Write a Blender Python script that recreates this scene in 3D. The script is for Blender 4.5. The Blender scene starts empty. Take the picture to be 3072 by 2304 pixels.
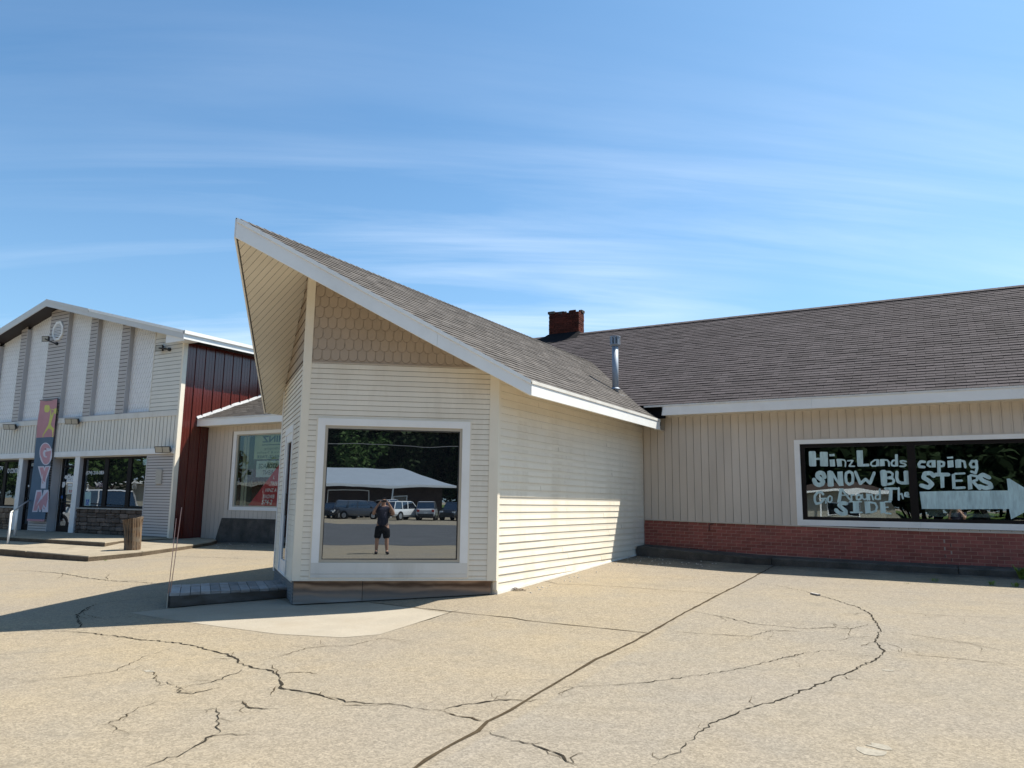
import bpy, math, random
from mathutils import Vector, Matrix
random.seed(7)
scene = bpy.context.scene
COL = scene.collection
rad = math.radians

# ------------------------------------------------------------------ camera
CH = 1.6
FPX, PITCH, ROLL, YAW = 2272.0, rad(8.905), rad(0.755), rad(29.953)
FW = Vector((-math.sin(YAW)*math.cos(PITCH), math.cos(YAW)*math.cos(PITCH), math.sin(PITCH)))
_r = Vector((math.cos(YAW), math.sin(YAW), 0)); _u = _r.cross(FW)
RT = math.cos(ROLL)*_r + math.sin(ROLL)*_u
UP = -math.sin(ROLL)*_r + math.cos(ROLL)*_u
cam = bpy.data.cameras.new('camera'); camo = bpy.data.objects.new('camera', cam); COL.objects.link(camo)
cam.sensor_width = 36.0; cam.lens = 36.0*FPX/3072.0; cam.clip_start = 0.05; cam.clip_end = 2000
camo.matrix_world = Matrix(((RT.x, UP.x, -FW.x, 0), (RT.y, UP.y, -FW.y, 0), (RT.z, UP.z, -FW.z, CH), (0, 0, 0, 1)))
scene.camera = camo

# ------------------------------------------------------------------ light
SUN = Vector((0.36, 0.45, 1.0)).normalized()
sun = bpy.data.lights.new('sun', 'SUN'); sun.energy = 4.7; sun.angle = rad(0.53); sun.color = (1.0, 0.94, 0.84)
suno = bpy.data.objects.new('sun', sun); COL.objects.link(suno)
suno.rotation_euler = SUN.to_track_quat('Z', 'Y').to_euler(); suno.location = (0, 0, 40)
world = bpy.data.worlds.new('World'); scene.world = world; world.use_nodes = True
wn = world.node_tree.nodes; wl = world.node_tree.links; wn.clear()
def N(t, kind, **kw):
    n = t.nodes.new(kind)
    for k, v in kw.items(): setattr(n, k, v)
    return n
def mathn(t, op, a, b=None, clamp=False):
    n = N(t, 'ShaderNodeMath', operation=op, use_clamp=clamp)
    for i, v in enumerate((a, b)):
        if v is None: continue
        if isinstance(v, (int, float)): n.inputs[i].default_value = v
        else: t.links.new(v, n.inputs[i])
    return n.outputs[0]
def mixc(t, fac, a, b, blend='MIX'):
    n = N(t, 'ShaderNodeMix', data_type='RGBA', blend_type=blend)
    for i, v in ((0, fac), (6, a), (7, b)):
        if isinstance(v, (int, float)): n.inputs[i].default_value = v
        elif isinstance(v, tuple): n.inputs[i].default_value = v if len(v) == 4 else v+(1,)
        else: t.links.new(v, n.inputs[i])
    return n.outputs[2]
def maprange(t, v, a, b, c=0.0, d=1.0):
    n = N(t, 'ShaderNodeMapRange'); t.links.new(v, n.inputs[0])
    for i, x in enumerate((a, b, c, d)): n.inputs[i+1].default_value = x
    return n.outputs[0]
def noise(t, vec, scale, detail=4, rough=0.55, dist=0.0):
    n = N(t, 'ShaderNodeTexNoise'); n.inputs['Scale'].default_value = scale; n.inputs['Detail'].default_value = detail
    n.inputs['Roughness'].default_value = rough; n.inputs['Distortion'].default_value = dist
    t.links.new(vec, n.inputs['Vector']); return n.outputs[0]
def mapping(t, vec, scale=(1, 1, 1), rot=(0, 0, 0), loc=(0, 0, 0)):
    n = N(t, 'ShaderNodeMapping'); t.links.new(vec, n.inputs[0])
    n.inputs['Scale'].default_value = scale; n.inputs['Rotation'].default_value = rot; n.inputs['Location'].default_value = loc
    return n.outputs[0]
wt = world.node_tree
sky = N(wt, 'ShaderNodeTexSky', sky_type='NISHITA'); sky.sun_disc = False
sky.sun_elevation = math.asin(SUN.z); sky.sun_rotation = math.atan2(SUN.x, SUN.y)
sky.altitude = 200; sky.air_density = 1.0; sky.dust_density = 1.6; sky.ozone_density = 3.0
tc = N(wt, 'ShaderNodeTexCoord'); sep = N(wt, 'ShaderNodeSeparateXYZ'); wl.new(tc.outputs['Generated'], sep.inputs[0])
zz = mathn(wt, 'ADD', mathn(wt, 'MAXIMUM', sep.outputs[2], 0.0), 0.22)
comb = N(wt, 'ShaderNodeCombineXYZ')
wl.new(mathn(wt, 'DIVIDE', sep.outputs[0], zz), comb.inputs[0]); wl.new(mathn(wt, 'DIVIDE', sep.outputs[1], zz), comb.inputs[1])
vr = mapping(wt, comb.outputs[0], rot=(0, 0, -YAW-rad(4)))
v1 = mapping(wt, vr, (0.30, 2.4, 1), loc=(1.3, 0.4, 0))
v2 = mapping(wt, vr, (0.55, 1.1, 1), loc=(5.6, 2.9, 0))
c1 = maprange(wt, noise(wt, v1, 1.5, 7, 0.60, 0.5), 0.40, 0.78)
c2 = maprange(wt, noise(wt, v2, 1.0, 3, 0.5), 0.38, 0.64)
elev = maprange(wt, sep.outputs[2], 0.60, 0.22, 0.10, 1.0)
cf = mathn(wt, 'MULTIPLY', mathn(wt, 'MULTIPLY', c1, c2), elev)
cf = mathn(wt, 'MULTIPLY', cf, 0.6, True)
hz_ = maprange(wt, sep.outputs[2], 0.45, 0.0, 0.0, 0.20)
skyt = mixc(wt, 1.0, sky.outputs[0], (0.60, 0.87, 0.95), 'MULTIPLY')
skyc = mixc(wt, hz_, skyt, (4.6, 5.9, 7.4))
skyc = mixc(wt, cf, skyc, (6.4, 7.0, 7.7))
bg = N(wt, 'ShaderNodeBackground'); bg.inputs[1].default_value = 0.098
wl.new(skyc, bg.inputs[0]); wo = N(wt, 'ShaderNodeOutputWorld'); wl.new(bg.outputs[0], wo.inputs[0])
scene.view_settings.view_transform = 'Standard'; scene.view_settings.look = 'None'
scene.view_settings.exposure = 0.98; scene.view_settings.gamma = 1.0; scene.view_settings.use_curve_mapping = False

# ------------------------------------------------------------------ photograph coordinates -> points on real planes
def ray(px, py):
    return FW + (px-1536)/FPX*RT - (py-1152)/FPX*UP
def hit(px, py, n, d):
    r = ray(px, py); n = Vector(n); t = (d - n.z*CH)/n.dot(r); return Vector((0, 0, CH)) + t*r
def at_y(px, py, y): return hit(px, py, (0, 1, 0), y)
def at_x(px, py, x): return hit(px, py, (1, 0, 0), x)
def at_z(px, py, z): return hit(px, py, (0, 0, 1), z)
def project(p):
    d = p - Vector((0, 0, CH)); z = d.dot(FW)
    if z < 0.1: return None
    return 1536+FPX*d.dot(RT)/z, 1152-FPX*d.dot(UP)/z, z
def pw(v, pts):
    if v <= pts[0][0]: return pts[0][1]
    for (a, b), (c, d) in zip(pts, pts[1:]):
        if v <= c: return b+(d-b)*(v-a)/(c-a)
    return pts[-1][1]
def ss(v, a, b):
    t = min(1, max(0, (v-a)/(b-a))); return t*t*(3-2*t)
YP = [(2, 0), (5, .025), (8.27, .105), (10.07, .225), (14.8, .45), (16.2, .5)]
VB = Vector((0.633, -0.774, 0)); UB = Vector((0.774, 0.633, 0))     # directions behind the camera
def gz(x, y):
    z = pw(y, YP)
    z -= ss(y, 4, 12)*.017*max(0, min(14.5, -6.06-x))
    z -= ss(y, 9, 14)*min(.06, .025*max(0, x+6.06))
    z -= 0.15*ss(x*VB.x+y*VB.y, 3, 40)
    return z
def on_ground(px, py):
    z = 0.1
    for _ in range(30):
        p = at_z(px, py, z); z = .5*z+.5*gz(p.x, p.y)
    return Vector((p.x, p.y, gz(p.x, p.y)))

# ------------------------------------------------------------------ materials
MATS = {}
def mat(name, base, rough=0.6, var=0.12, scale=6.0, bump=0.0, bscale=120.0, metal=0.0, spec=0.5, dirt=None, rnd=0.0, island=0.0,
        stretch=(1, 1, 1), coat=0.0, dirt_scale=1.3, dirt_amt=0.5, fine=0.0, fscale=150):
    if name in MATS: return MATS[name]
    m = bpy.data.materials.new(name); m.use_nodes = True; t = m.node_tree; t.nodes.clear()
    o = N(t, 'ShaderNodeOutputMaterial'); p = N(t, 'ShaderNodeBsdfPrincipled'); t.links.new(p.outputs[0], o.inputs[0])
    tc = N(t, 'ShaderNodeTexCoord'); vec = mapping(t, tc.outputs['Object'], stretch)
    n1 = noise(t, vec, scale, 5, 0.6)
    f = maprange(t, n1, 0.25, 0.75, 1-var, 1+var)
    cc = N(t, 'ShaderNodeCombineColor')
    for i in range(3): t.links.new(f, cc.inputs[i])
    mul = N(t, 'ShaderNodeMix', data_type='RGBA', blend_type='MULTIPLY'); mul.inputs[0].default_value = 1
    mul.inputs[6].default_value = base+(1,); t.links.new(cc.outputs[0], mul.inputs[7]); col = mul.outputs[2]
    if fine:
        g = maprange(t, noise(t, tc.outputs['Object'], fscale, 2, 0.7), 0.3, 0.7, 1-fine, 1+fine)
        c3 = N(t, 'ShaderNodeCombineColor')
        for i in range(3): t.links.new(g, c3.inputs[i])
        col = mixc(t, 1.0, col, c3.outputs[0], 'MULTIPLY')
    if rnd:
        at = N(t, 'ShaderNodeAttribute'); at.attribute_name = 'rnd'
        g = maprange(t, at.outputs['Fac'], 0, 1, 1-rnd, 1+rnd)
        c2 = N(t, 'ShaderNodeCombineColor')
        for i in range(3): t.links.new(g, c2.inputs[i])
        col = mixc(t, 1.0, col, c2.outputs[0], 'MULTIPLY')
    if dirt:
        d = maprange(t, noise(t, mapping(t, tc.outputs['Object'], stretch, loc=(4.2, 1.1, 7.7)), dirt_scale, 6, 0.65), 0.48, 0.75, 0, dirt_amt)
        col = mixc(t, d, col, dirt+(1,))
    t.links.new(col, p.inputs['Base Color'])
    p.inputs['Roughness'].default_value = rough; p.inputs['Metallic'].default_value = metal
    p.inputs['Specular IOR Level'].default_value = spec; p.inputs['Coat Weight'].default_value = coat
    if bump:
        b = N(t, 'ShaderNodeBump'); b.inputs['Strength'].default_value = bump; b.inputs['Distance'].default_value = 0.01
        t.links.new(noise(t, vec, bscale, 4, 0.6), b.inputs['Height']); t.links.new(b.outputs[0], p.inputs['Normal'])
    MATS[name] = m; return m
def glass_mat(name, refl, tint=None, wob=0.006, body=(0.012, 0.014, 0.016)):
    m = bpy.data.materials.new(name); m.use_nodes = True; t = m.node_tree; t.nodes.clear()
    o = N(t, 'ShaderNodeOutputMaterial'); g = N(t, 'ShaderNodeBsdfGlossy'); g.inputs['Roughness'].default_value = 0.0
    g.inputs['Color'].default_value = (0.86, 0.93, 1.0, 1)
    if tint is None:
        d = N(t, 'ShaderNodeBsdfDiffuse'); d.inputs[0].default_value = body+(1,)
    else:
        d = N(t, 'ShaderNodeBsdfTransparent'); d.inputs[0].default_value = tint+(1,)
    mx = N(t, 'ShaderNodeMixShader'); mx.inputs[0].default_value = refl
    t.links.new(d.outputs[0], mx.inputs[1]); t.links.new(g.outputs[0], mx.inputs[2]); t.links.new(mx.outputs[0], o.inputs[0])
    tc = N(t, 'ShaderNodeTexCoord'); b = N(t, 'ShaderNodeBump'); b.inputs['Strength'].default_value = 1.0; b.inputs['Distance'].default_value = wob
    t.links.new(noise(t, tc.outputs['Object'], 0.9, 2, 0.4), b.inputs['Height']); t.links.new(b.outputs[0], g.inputs['Normal'])
    return m
def wood_mat(name, a, b, c, scale=3.0, dist=6.0, stretch=(1, 1, 6), rough=0.8, rnd=0.15, top=None, bands='Z'):
    m = bpy.data.materials.new(name); m.use_nodes = True; t = m.node_tree; t.nodes.clear()
    o = N(t, 'ShaderNodeOutputMaterial'); p = N(t, 'ShaderNodeBsdfPrincipled'); t.links.new(p.outputs[0], o.inputs[0])
    tc = N(t, 'ShaderNodeTexCoord'); vec = mapping(t, tc.outputs['Object'], stretch)
    w = N(t, 'ShaderNodeTexWave', wave_type='BANDS', bands_direction=bands); w.inputs['Scale'].default_value = scale
    w.inputs['Distortion'].default_value = dist; w.inputs['Detail'].default_value = 3; w.inputs['Detail Scale'].default_value = 0.8
    t.links.new(vec, w.inputs['Vector'])
    n2 = noise(t, vec, 5.0, 6, 0.7)
    g = mathn(t, 'ADD', mathn(t, 'MULTIPLY', w.outputs['Fac'], 0.6), mathn(t, 'MULTIPLY', n2, 0.6), True)
    col = mixc(t, maprange(t, g, 0.2, 0.9), a+(1,), b+(1,))
    wt_ = maprange(t, noise(t, mapping(t, tc.outputs['Object'], (0.8, 0.8, 2.2)), 2.2, 5, 0.6), 0.42, 0.62)
    if top is not None:
        sp = N(t, 'ShaderNodeSeparateXYZ'); t.links.new(tc.outputs['Object'], sp.inputs[0])
        hgt = mathn(t, 'ADD', sp.outputs[2], mathn(t, 'MULTIPLY', n2, 0.12))
        wt_ = mathn(t, 'MULTIPLY', maprange(t, hgt, top[0], top[1], 1, 0), maprange(t, n2, 0.25, 0.6, 0.65, 1.0))
    col = mixc(t, wt_, col, mixc(t, g, tuple(x*0.55 for x in c), c))
    at = N(t, 'ShaderNodeAttribute'); at.attribute_name = 'rnd'
    gg = maprange(t, at.outputs['Fac'], 0, 1, 1-rnd, 1+rnd); c2 = N(t, 'ShaderNodeCombineColor')
    for i in range(3): t.links.new(gg, c2.inputs[i])
    col = mixc(t, 1.0, col, c2.outputs[0], 'MULTIPLY')
    t.links.new(col, p.inputs['Base Color']); p.inputs['Roughness'].default_value = rough; p.inputs['Specular IOR Level'].default_value = 0.2
    bp = N(t, 'ShaderNodeBump'); bp.inputs['Strength'].default_value = 0.4; bp.inputs['Distance'].default_value = 0.004
    t.links.new(g, bp.inputs['Height']); t.links.new(bp.outputs[0], p.inputs['Normal'])
    return m

CREAM = (0.83, 0.755, 0.625); WHITE = (0.83, 0.825, 0.80)
m_cream = mat('cream_vinyl', CREAM, 0.45, 0.05, 1.2, spec=0.35, dirt=(0.50, 0.40, 0.26), dirt_scale=1.1, dirt_amt=0.42, rnd=0.035, stretch=(1.6, 1.6, 0.45))
m_creamtrim = mat('cream_trim', (0.81, 0.74, 0.61), 0.45, 0.05, 2.0, spec=0.35)
m_soffit = mat('cream_soffit', (0.78, 0.725, 0.62), 0.5, 0.05, 2.0, spec=0.3, rnd=0.03)
m_white = mat('white_trim', WHITE, 0.4, 0.04, 2.0, spec=0.4, dirt=(0.5, 0.46, 0.38), dirt_scale=1.7, dirt_amt=0.18)
m_whitest = mat('weathered_white_trim', (0.70, 0.68, 0.63), 0.5, 0.06, 3.0, spec=0.3, dirt=(0.42, 0.36, 0.26), dirt_scale=2.2, dirt_amt=0.45, stretch=(1, 1, 0.25))
m_creame = mat('cream_vinyl_edge_shade', (0.20, 0.15, 0.09), 0.6, 0.15, 4, spec=0.2)  # siding and scallop edge colours: shadow lines painted onto the side faces
m_scalee = mat('tan_fishscale_edge_shade', (0.05, 0.034, 0.024), 0.7, 0.1, 4, spec=0.2)
m_tane = mat('tan_siding_edge_shade', (0.17, 0.135, 0.10), 0.6, 0.1, 4, spec=0.2)
m_greye = mat('grey_lap_edge_shade', (0.05, 0.045, 0.042), 0.6, 0.1, 4, spec=0.2)
m_ivorye = mat('ivory_siding_edge_shade', (0.26, 0.25, 0.23), 0.6, 0.1, 4, spec=0.2)
m_gwhitee = mat('white_panel_edge_shade', (0.58, 0.58, 0.58), 0.6, 0.1, 4, spec=0.2)
m_shedge = mat('shingle_butt_shade', (0.018, 0.015, 0.015), 0.9, 0.2, 8, spec=0.1)  # near-black butts paint the shadow line below each shingle course
m_soffe = mat('soffit_groove', (0.08, 0.06, 0.035), 0.7, 0.1, 4, spec=0.2)
m_plke = mat('plank_edge', (0.03, 0.026, 0.022), 0.9, 0.2, 8, spec=0.1)
m_scale = mat('tan_fishscale', (0.42, 0.34, 0.265), 0.55, 0.05, 2.0, spec=0.3, rnd=0.025)
m_tan = mat('tan_vertical_siding', (0.60, 0.53, 0.45), 0.5, 0.05, 1.5, spec=0.3, rnd=0.035, dirt=(0.42, 0.36, 0.30), dirt_scale=1.0, dirt_amt=0.4, stretch=(1.8, 1.8, 0.4))
m_brick = mat('painted_red_brick', (0.30, 0.098, 0.076), 0.75, 0.18, 9.0, 0.35, 90, spec=0.2, rnd=0.20, dirt=(0.22, 0.12, 0.10), dirt_scale=3, dirt_amt=0.4)
m_mortar = mat('pinkish_mortar', (0.45, 0.26, 0.21), 0.9, 0.1, 20, 0.3, 80, spec=0.1)
m_oldbrick = mat('old_red_brick', (0.085, 0.022, 0.014), 0.85, 0.3, 14, 0.5, 70, spec=0.15, rnd=0.35, dirt=(0.03, 0.02, 0.018), dirt_scale=5, dirt_amt=0.6)
m_oldmortar = mat('dark_mortar', (0.045, 0.032, 0.028), 0.95, 0.2, 20, 0.3, 80, spec=0.1)
m_shw = mat('tan_grey_shingle', (0.098, 0.089, 0.082), 0.9, 0.14, 3.0, 0.5, 220, spec=0.15, rnd=0.20, fine=0.22, fscale=160)
m_shm = mat('dark_grey_shingle', (0.060, 0.052, 0.055), 0.9, 0.14, 2.2, 0.5, 220, spec=0.15, rnd=0.22, fine=0.22, fscale=160, dirt=(0.06, 0.05, 0.053), dirt_scale=0.7, dirt_amt=0.6)
m_felt = mat('black_roofing_felt', (0.012, 0.012, 0.014), 0.9, 0.1, 5, spec=0.1)
m_flash = mat('dull_flashing', (0.32, 0.33, 0.34), 0.6, 0.15, 9, spec=0.3)
m_galv = mat('galvanised_steel', (0.30, 0.34, 0.39), 0.6, 0.14, 9, metal=0.35, stretch=(1, 1, .3))
m_dark = mat('dark_bronze_frame', (0.014, 0.011, 0.010), 0.6, 0.1, 3, spec=0.15)
m_black = mat('black_metal', (0.012, 0.012, 0.013), 0.4, 0.1, 3)
m_alu = mat('tan_aluminium_frame', (0.46, 0.41, 0.33), 0.4, 0.06, 3, spec=0.4)
m_grey = mat('grey_vinyl_lap', (0.50, 0.455, 0.42), 0.5, 0.05, 1.5, spec=0.3, rnd=0.03)
m_greytrim = mat('grey_corner_trim', (0.47, 0.46, 0.46), 0.5, 0.05, 1.5, spec=0.3)
m_ivory = mat('ivory_band_siding', (0.74, 0.71, 0.63), 0.5, 0.05, 1.5, spec=0.3, rnd=0.03)
m_gwhite = mat('white_gable_panel', (0.82, 0.82, 0.81), 0.5, 0.04, 1.5, spec=0.3, rnd=0.02)
m_red = mat('red_painted_metal', (0.098, 0.017, 0.012), 0.20, 0.12, 1.2, spec=0.8, rnd=0.08, bump=0.05, bscale=6)
m_soffdark = mat('dark_brown_soffit', (0.022, 0.015, 0.014), 0.6, 0.1, 3)
m_metalroof = mat('grey_metal_roof', (0.33, 0.34, 0.36), 0.5, 0.1, 2, spec=0.4)
m_fasciag = mat('grey_white_fascia', (0.60, 0.60, 0.58), 0.45, 0.05, 2, spec=0.4)
m_conc = mat('porch_concrete', (0.26, 0.222, 0.165), 0.85, 0.16, 2.5, 0.4, 90, spec=0.15, dirt=(0.15, 0.125, 0.09), dirt_scale=1.6, dirt_amt=0.6, fine=0.2, fscale=90)
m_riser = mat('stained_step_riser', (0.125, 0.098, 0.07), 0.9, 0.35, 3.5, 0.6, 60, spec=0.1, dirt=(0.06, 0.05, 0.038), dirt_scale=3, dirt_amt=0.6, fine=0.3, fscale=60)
m_darkconc = mat('stained_dark_concrete', (0.085, 0.075, 0.066), 0.9, 0.35, 3.5, 0.6, 60, spec=0.1, dirt=(0.18, 0.16, 0.13), dirt_scale=3, dirt_amt=0.5, fine=0.3, fscale=60)
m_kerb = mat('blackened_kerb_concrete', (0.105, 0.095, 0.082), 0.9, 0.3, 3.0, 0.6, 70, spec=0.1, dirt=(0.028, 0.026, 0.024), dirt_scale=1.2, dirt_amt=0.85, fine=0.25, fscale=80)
m_stone = mat('brown_ledge_stone', (0.155, 0.115, 0.09), 0.9, 0.25, 5, 0.8, 30, spec=0.15, rnd=0.35, fine=0.2, fscale=40)
m_field = mat('tan_field_stone', (0.20, 0.145, 0.10), 0.9, 0.25, 5, 0.8, 30, spec=0.15, rnd=0.4, fine=0.2, fscale=40)
m_grout = mat('dark_grout', (0.06, 0.05, 0.042), 0.95, 0.2, 8, spec=0.1)
m_cap = mat('pale_stone_ledge', (0.44, 0.41, 0.36), 0.8, 0.1, 4, 0.2, 60, spec=0.2)
m_mirror = glass_mat('mirror_window_glass', 0.36, wob=0.0016)
m_gymglass = glass_mat('dark_window_glass', 0.24, wob=0.004)
m_clear = glass_mat('dusty_clear_glass', 0.20, (0.70, 0.74, 0.72), wob=0.005)
m_clear2 = glass_mat('low_reflect_clear_glass', 0.05, (0.78, 0.82, 0.78), wob=0.004)  # clear glass with a weaker reflection and a lighter tint
m_doorglass = glass_mat('door_glass', 0.45, body=(0.03, 0.035, 0.04))
m_paint = mat('pale_window_paint', (0.52, 0.68, 0.68), 0.7, 0.20, 4, spec=0.2, stretch=(5, 5, 1), dirt=(0.26, 0.36, 0.37), dirt_scale=2.5, dirt_amt=0.6)
m_sticker = mat('white_window_vinyl', (0.70, 0.72, 0.72), 0.6, 0.04, 5)
m_inkb = mat('black_print', (0.012, 0.012, 0.012), 0.7, 0.1, 5)
m_inkr = mat('red_print', (0.42, 0.02, 0.03), 0.6, 0.06, 5)
m_blue = mat('blue_sticker', (0.02, 0.10, 0.33), 0.6, 0.06, 5)
m_poster = mat('faded_poster_card', (0.50, 0.50, 0.33), 0.8, 0.10, 4)
m_poster2 = mat('white_card', (0.62, 0.66, 0.63), 0.8, 0.06, 4)
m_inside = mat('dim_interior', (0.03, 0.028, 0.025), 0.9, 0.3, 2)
m_bpink = mat('banner_pink', (0.52, 0.275, 0.30), 0.75, 0.08, 2.5, spec=0.2)
m_bblue = mat('banner_slate_blue', (0.11, 0.17, 0.235), 0.75, 0.10, 2.5, spec=0.2)
m_byel = mat('banner_yellow', (0.60, 0.60, 0.16), 0.75, 0.06, 3)
m_bletter = mat('banner_letter_pink', (0.55, 0.30, 0.34), 0.75, 0.07, 3)
m_bedge = mat('banner_letter_edge', (0.62, 0.62, 0.70), 0.75, 0.05, 3)
m_lens = mat('pale_light_lens', (0.40, 0.385, 0.33), 0.25, 0.06, 5)
m_alu2 = mat('dull_aluminium_rail', (0.50, 0.49, 0.47), 0.4, 0.08, 5, metal=0.3)
m_rod = mat('pink_fibreglass_rod', (0.62, 0.33, 0.25), 0.5, 0.08, 9)
m_crack = mat('dark_crack', (0.032, 0.027, 0.02), 0.95, 0.4, 30, spec=0.05)
m_joint = mat('brown_joint', (0.060, 0.045, 0.028), 0.95, 0.35, 14, spec=0.05)
m_bright = mat('pale_spall', (0.27, 0.245, 0.20), 0.9, 0.2, 30, spec=0.05)
m_leaf1 = mat('weed_leaf', (0.13, 0.20, 0.03), 0.6, 0.3, 9)
m_litter = mat('leaf_litter', (0.085, 0.052, 0.035), 0.9, 0.4, 40)
m_ply = wood_mat('weathered_plywood', (0.44, 0.27, 0.16), (0.13, 0.075, 0.045), (0.33, 0.31, 0.285), 1.1, 13.0, (0.75, 0.75, 2.6), top=(0.20, 0.42))
m_plygrey = wood_mat('grey_plywood', (0.23, 0.225, 0.215), (0.14, 0.14, 0.14), (0.17, 0.18, 0.19), 2.4, 7.0, (1.6, 1.6, 3.0))
m_deck = wood_mat('grey_deck_plank', (0.36, 0.335, 0.31), (0.20, 0.18, 0.165), (0.38, 0.37, 0.36), 5.0, 3.0, (2, 2, 2), rnd=0.22)
m_deckd = wood_mat('dark_deck_board', (0.10, 0.082, 0.066), (0.055, 0.045, 0.037), (0.13, 0.12, 0.11), 4.0, 4.0, (1, 1, 5))
m_stump = wood_mat('weathered_stump_wood', (0.21, 0.145, 0.09), (0.05, 0.028, 0.018), (0.17, 0.14, 0.105), 2.2, 5.0, (4, 4, 0.35), bands='DIAGONAL')

# ------------------------------------------------------------------ mesh helpers
class Mesh:
    def __init__(s): s.v = []; s.f = []; s.r = []; s.mi = {}
    def face(s, pts, r=0.5):
        k = len(s.v); s.v.extend([tuple(p) for p in pts]); s.f.append(tuple(range(k, k+len(pts)))); s.r.append(r)
    def solid(s, lo, hi, r=0.5, bottom=True):
        """prism between two matching loops (lo and hi), lo counter-clockwise seen from hi"""
        n = len(lo); k = len(s.v); s.v.extend([tuple(p) for p in lo]); s.v.extend([tuple(p) for p in hi])
        s.f.append(tuple(range(k+n, k+2*n))); s.r.append(r)
        if bottom: s.f.append(tuple(range(k+n-1, k-1, -1))); s.r.append(r)
        for i in range(n):
            j = (i+1) % n; s.f.append((k+i, k+j, k+n+j, k+n+i)); s.r.append(r)
    def box(s, o, ex, ey, ez, r=0.5):
        o, ex, ey, ez = map(Vector, (o, ex, ey, ez))
        s.solid([o, o+ex, o+ex+ey, o+ey], [o+ez, o+ex+ez, o+ex+ey+ez, o+ey+ez], r)
    def abox(s, x0, x1, y0, y1, z0, z1, r=0.5): s.box((x0, y0, z0), (x1-x0, 0, 0), (0, y1-y0, 0), (0, 0, z1-z0), r)
    def tube(s, pts, rad_, n=8, r=0.5, cap=True):
        pts = [Vector(p) for p in pts]; rings = []
        rr = rad_ if isinstance(rad_, (list, tuple)) else [rad_]*len(pts)
        for i, p in enumerate(pts):
            d = (pts[min(i+1, len(pts)-1)]-pts[max(i-1, 0)]).normalized()
            a = Vector((0, 0, 1)) if abs(d.z) < .9 else Vector((1, 0, 0))
            x = d.cross(a).normalized(); y = x.cross(d)*-1
            k = len(s.v)
            for j in range(n):
                t = 2*math.pi*j/n; s.v.append(tuple(p+rr[i]*(math.cos(t)*x+math.sin(t)*y)))
            rings.append(k)
        for a, b in zip(rings, rings[1:]):
            for j in range(n):
                q = (j+1) % n; s.f.append((a+j, a+q, b+q, b+j)); s.r.append(r)
        if cap:
            s.f.append(tuple(range(rings[0]+n-1, rings[0]-1, -1))); s.r.append(r)
            s.f.append(tuple(range(rings[-1], rings[-1]+n))); s.r.append(r)
    def merge(s, o):
        k = len(s.v); n = len(s.f); s.v.extend(o.v); s.f.extend([tuple(i+k for i in f) for f in o.f]); s.r.extend(o.r)
        for a in o.mi: s.mi[a+n] = o.mi[a]
    def obj(s, name, m, parent=None, smooth=False, edge=None, **props):
        me = bpy.data.meshes.new(name); me.from_pydata(s.v, [], s.f)
        a = me.attributes.new('rnd', 'FLOAT', 'FACE'); a.data.foreach_set('value', s.r)
        if m: me.materials.append(m)
        if edge and s.mi:
            me.materials.append(edge); me.polygons.foreach_set('material_index', [s.mi.get(i, 0) for i in range(len(s.f))])
        if smooth: me.polygons.foreach_set('use_smooth', [True]*len(s.f))
        me.update()
        return link(me, name, parent, **props)
def link(me, name, parent=None, **props):
    o = bpy.data.objects.new(name, me); COL.objects.link(o)
    if parent is not None:
        o.parent = parent; o.matrix_parent_inverse = world_inv(parent)
    for k, v in props.items(): o[k] = v
    return o
def world_inv(p):
    m = Matrix.Identity(4)
    while p is not None:
        m = (p.matrix_parent_inverse @ Matrix.LocRotScale(p.location, p.rotation_euler, p.scale)) @ m
        p = p.parent
    return m.inverted()
def thing(name, label, cat, loc=(0, 0, 0), group=None):
    o = bpy.data.objects.new(name, None); COL.objects.link(o); o.location = loc; o.empty_display_size = 0.2
    o['label'] = label; o['category'] = cat
    if group: o['group'] = group
    return o
def part(name, parent):
    o = bpy.data.objects.new(name, None); COL.objects.link(o); o.empty_display_size = 0.1
    o.parent = parent; o.matrix_parent_inverse = world_inv(parent); return o
def tag(o, label, cat, group=None):
    o['label'] = label; o['category'] = cat
    if group: o['group'] = group
    return o
class Frame:
    def __init__(s, o, e, t, n): s.o, s.e, s.t, s.n = Vector(o), Vector(e).normalized(), Vector(t).normalized(), Vector(n).normalized()
    def p(s, a, b, d=0.0): return s.o+a*s.e+b*s.t+d*s.n
    def uv(s, P): q = P-s.o; return q.dot(s.e), q.dot(s.t)
def clip(poly, a, b, c):
    out = []
    for i in range(len(poly)):
        p, q = poly[i], poly[(i+1) % len(poly)]
        fp = a*p[0]+b*p[1]-c; fq = a*q[0]+b*q[1]-c
        if fp <= 0: out.append(p)
        if (fp < 0 < fq) or (fq < 0 < fp):
            k = fp/(fp-fq); out.append((p[0]+k*(q[0]-p[0]), p[1]+k*(q[1]-p[1])))
    return out
def area(poly):
    return 0.5*sum(poly[i][0]*poly[(i+1) % len(poly)][1]-poly[(i+1) % len(poly)][0]*poly[i][1] for i in range(len(poly)))
def plate(M, fr, poly, dfun, d0=0.0, r=0.5):
    if len(poly) < 3 or abs(area(poly)) < 1e-5: return False
    if area(poly) < 0: poly = poly[::-1]
    flip = fr.e.cross(fr.t).dot(fr.n) < 0
    if flip: poly = poly[::-1]
    lo = [fr.p(a, b, d0) for a, b in poly]; hi = [fr.p(a, b, dfun(a, b)) for a, b in poly]
    n = len(M.f); M.solid(lo, hi, r, bottom=False)
    for i in range(n+1, len(M.f)): M.mi[i] = 1
    return True
def rect(a0, a1, b0, b1): return [(a0, b0), (a1, b0), (a1, b1), (a0, b1)]
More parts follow.
